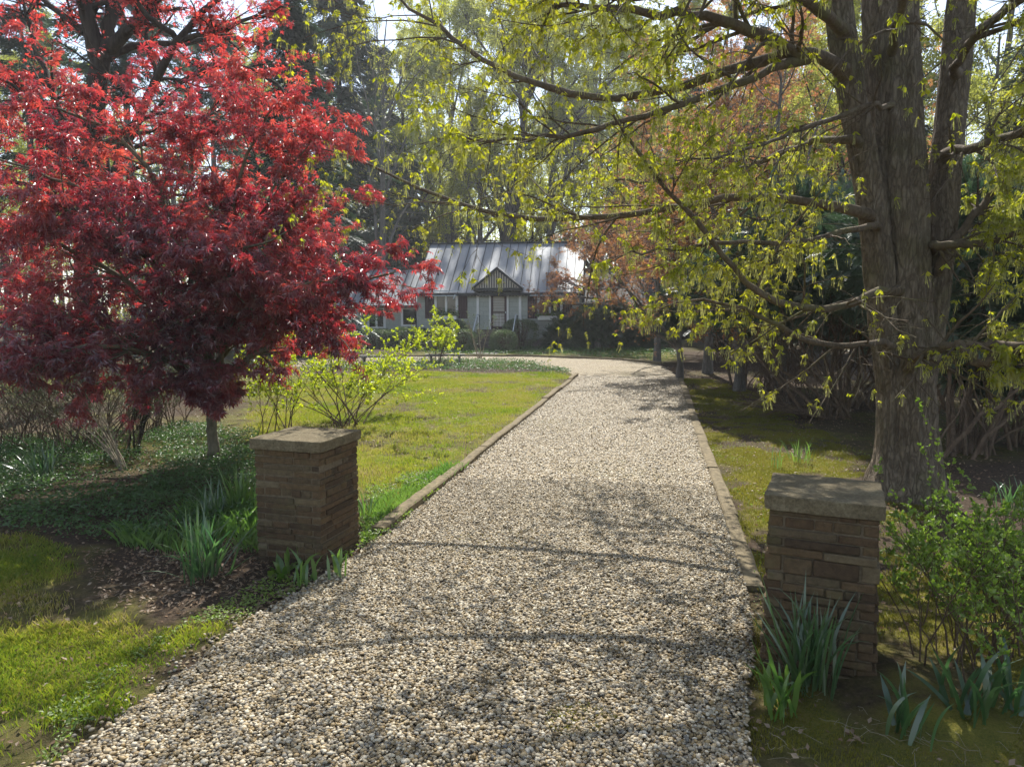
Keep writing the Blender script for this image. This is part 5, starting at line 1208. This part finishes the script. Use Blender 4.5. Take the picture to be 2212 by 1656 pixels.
blades('grass', 'mown lawn in the middle of the garden', lawn_mid, 130000, 94, M_grass, .05, .009, lambda q: pat(q)*np.clip(-sdpoly(q, lawn_mid)/.5 + (fbm(np.c_[q*3, np.full(len(q), 7.)], 3)-.5)*1.2, .03, 1))
blades('grass', 'short lawn at the near left corner', lawn_left, 110000, 95, M_grass, .038, .0045, lambda q: pat(q)*np.clip(-sdpoly(q, lawn_left)/.45 + (fbm(np.c_[q*3, np.full(len(q), 7.)], 3)-.5)*1.6, .03, 1), 1.2)
blades('moss', 'low yellow-green moss beside the driveway', moss_right, 120000, 96, M_moss, .022, .007, lambda q: np.clip((fbm(np.c_[q*1.1, np.zeros(len(q))], 4)*.5+fbm(np.c_[q*4., np.full(len(q), 5.)], 3)*.5-.44)*8, 0.02, 1), 1.)
blades('grass', 'long grass among the periwinkle by the gate pillar', GP((280, 1130), (560, 1060), (560, 1190), (400, 1200), (250, 1180)), 1700, 97, M_iris, .19, .006, lambda q: (fbm(np.c_[q*2, np.zeros(len(q))], 2) > .45)*1., 1.)
leaves_on('weeds', 'low weeds at the end of the kerb beside the gate pillar', GP((775, 1195), (835, 1160), (960, 1050), (930, 1010), (790, 1060)), 3200, 106, M_priv, (.02, .045), .09, [LEAF, FOLD], .9, lambda q: (fbm(np.c_[q*2.2, np.zeros(len(q))], 2) > .45)*1.)
blades('grass', 'grass tufts along the kerb right of the gate pillar', GP((778, 1180), (840, 1140), (1010, 1010), (960, 1010), (800, 1090)), 2500, 98, M_iris, .10, .007, None, .8)
def disc(px, py, r, k=12): c = G(px, py); a = np.arange(k)*2*math.pi/k; return np.c_[c[0]+np.cos(a)*r*1.3, c[1]+np.sin(a)*r]
for (px, py, r, n_, sd_) in ((1255, 1562, .17, 900, 110), (1195, 915, .55, 2500, 111), (1330, 1010, .5, 500, 112), (1100, 1180, .5, 400, 113), (1500, 900, .7, 900, 114)):
    leaves_on('moss', 'thin moss creeping over the gravel', disc(px, py, r), n_, sd_, M_moss, (.010, .022), .03, [LEAF, FOLD], .8)
# dry leaves, twigs and soil crumbs
litter = np.array([[-9, 3], [-9, 30], [13, 30], [13, 3]])
def off_gravel(q): return (~inpoly(q, gravel_main))*.9+.03
leaves_on('leaf_litter', 'dry brown leaves scattered over the beds', bed_soil, 1500, 99, M_dry, (.02, .05), .02, [LEAF], 1.5)
leaves_on('leaf_litter', 'dry leaf litter over the shaded ground', litter, 24000, 100, M_dry, (.025, .06), .025, [LEAF], 1.5, off_gravel)
leaves_on('weeds', 'small broad-leaved weeds along the gravel edge', np.concatenate([gravel_main[2:8]+[-.45, .1], gravel_main[2:8][::-1]+[-.02, .02]]), 1500, 103, M_priv, (.018, .04), .05, [LEAF, FOLD], 1.2, lambda q: (fbm(np.c_[q*2.2, np.zeros(len(q))], 2) > .52)*1.)
leaves_on('weeds', 'small weeds scattered over the lawn and moss', np.concatenate([moss_right]), 2500, 104, M_priv, (.015, .035), .03, [LEAF, FOLD], 1.2, lambda q: (fbm(np.c_[q*1.6, np.full(len(q), 2.)], 2) > .58)*1.)
rng = RNG(105); b = MB(); p = np.concatenate([samp(bed_soil, 110, rng), samp(GP((1660, 1480), (2200, 1480), (2212, 1656), (1630, 1656)), 55, rng), samp(moss_right, 70, rng)]); n = len(p)
az = rng.uniform(0, 6.283, n); L = rng.uniform(.04, .26, n); u = np.linspace(-.5, .5, 5); P = np.zeros((n, 5, 3))
P[..., 0] = p[:, :1]+np.cos(az)[:, None]*L[:, None]*u; P[..., 1] = p[:, 1:]+np.sin(az)[:, None]*L[:, None]*u; P[..., 2] = .014+rng.uniform(0, .03, (n, 5)); P[..., :2] += rng.normal(size=(n, 5, 2))*.004
b.tubes(P, np.tile(rng.uniform(.0007, .0014, n)[:, None], (1, 5)), 4); tag(b.build('twigs', M_ptwig), 'fallen straw and twigs lying on the ground', kind='stuff')

# ------------------------------------------------------------------ air: a thin even haze round the whole place
m, nt, out = mat('haze'); pv = nt.nodes.new('ShaderNodeVolumePrincipled'); pv.inputs['Color'].default_value = (.96, .98, 1, 1); pv.inputs['Density'].default_value = .0008; pv.inputs['Anisotropy'].default_value = .2
nt.links.new(pv.outputs[0], out.inputs['Volume'])
b = MB(); b.box((-600, -600, -1.2), (600, 700, 31)); hz = b.build('haze', m); tag(hz, kind='stuff'); hz.visible_shadow = True
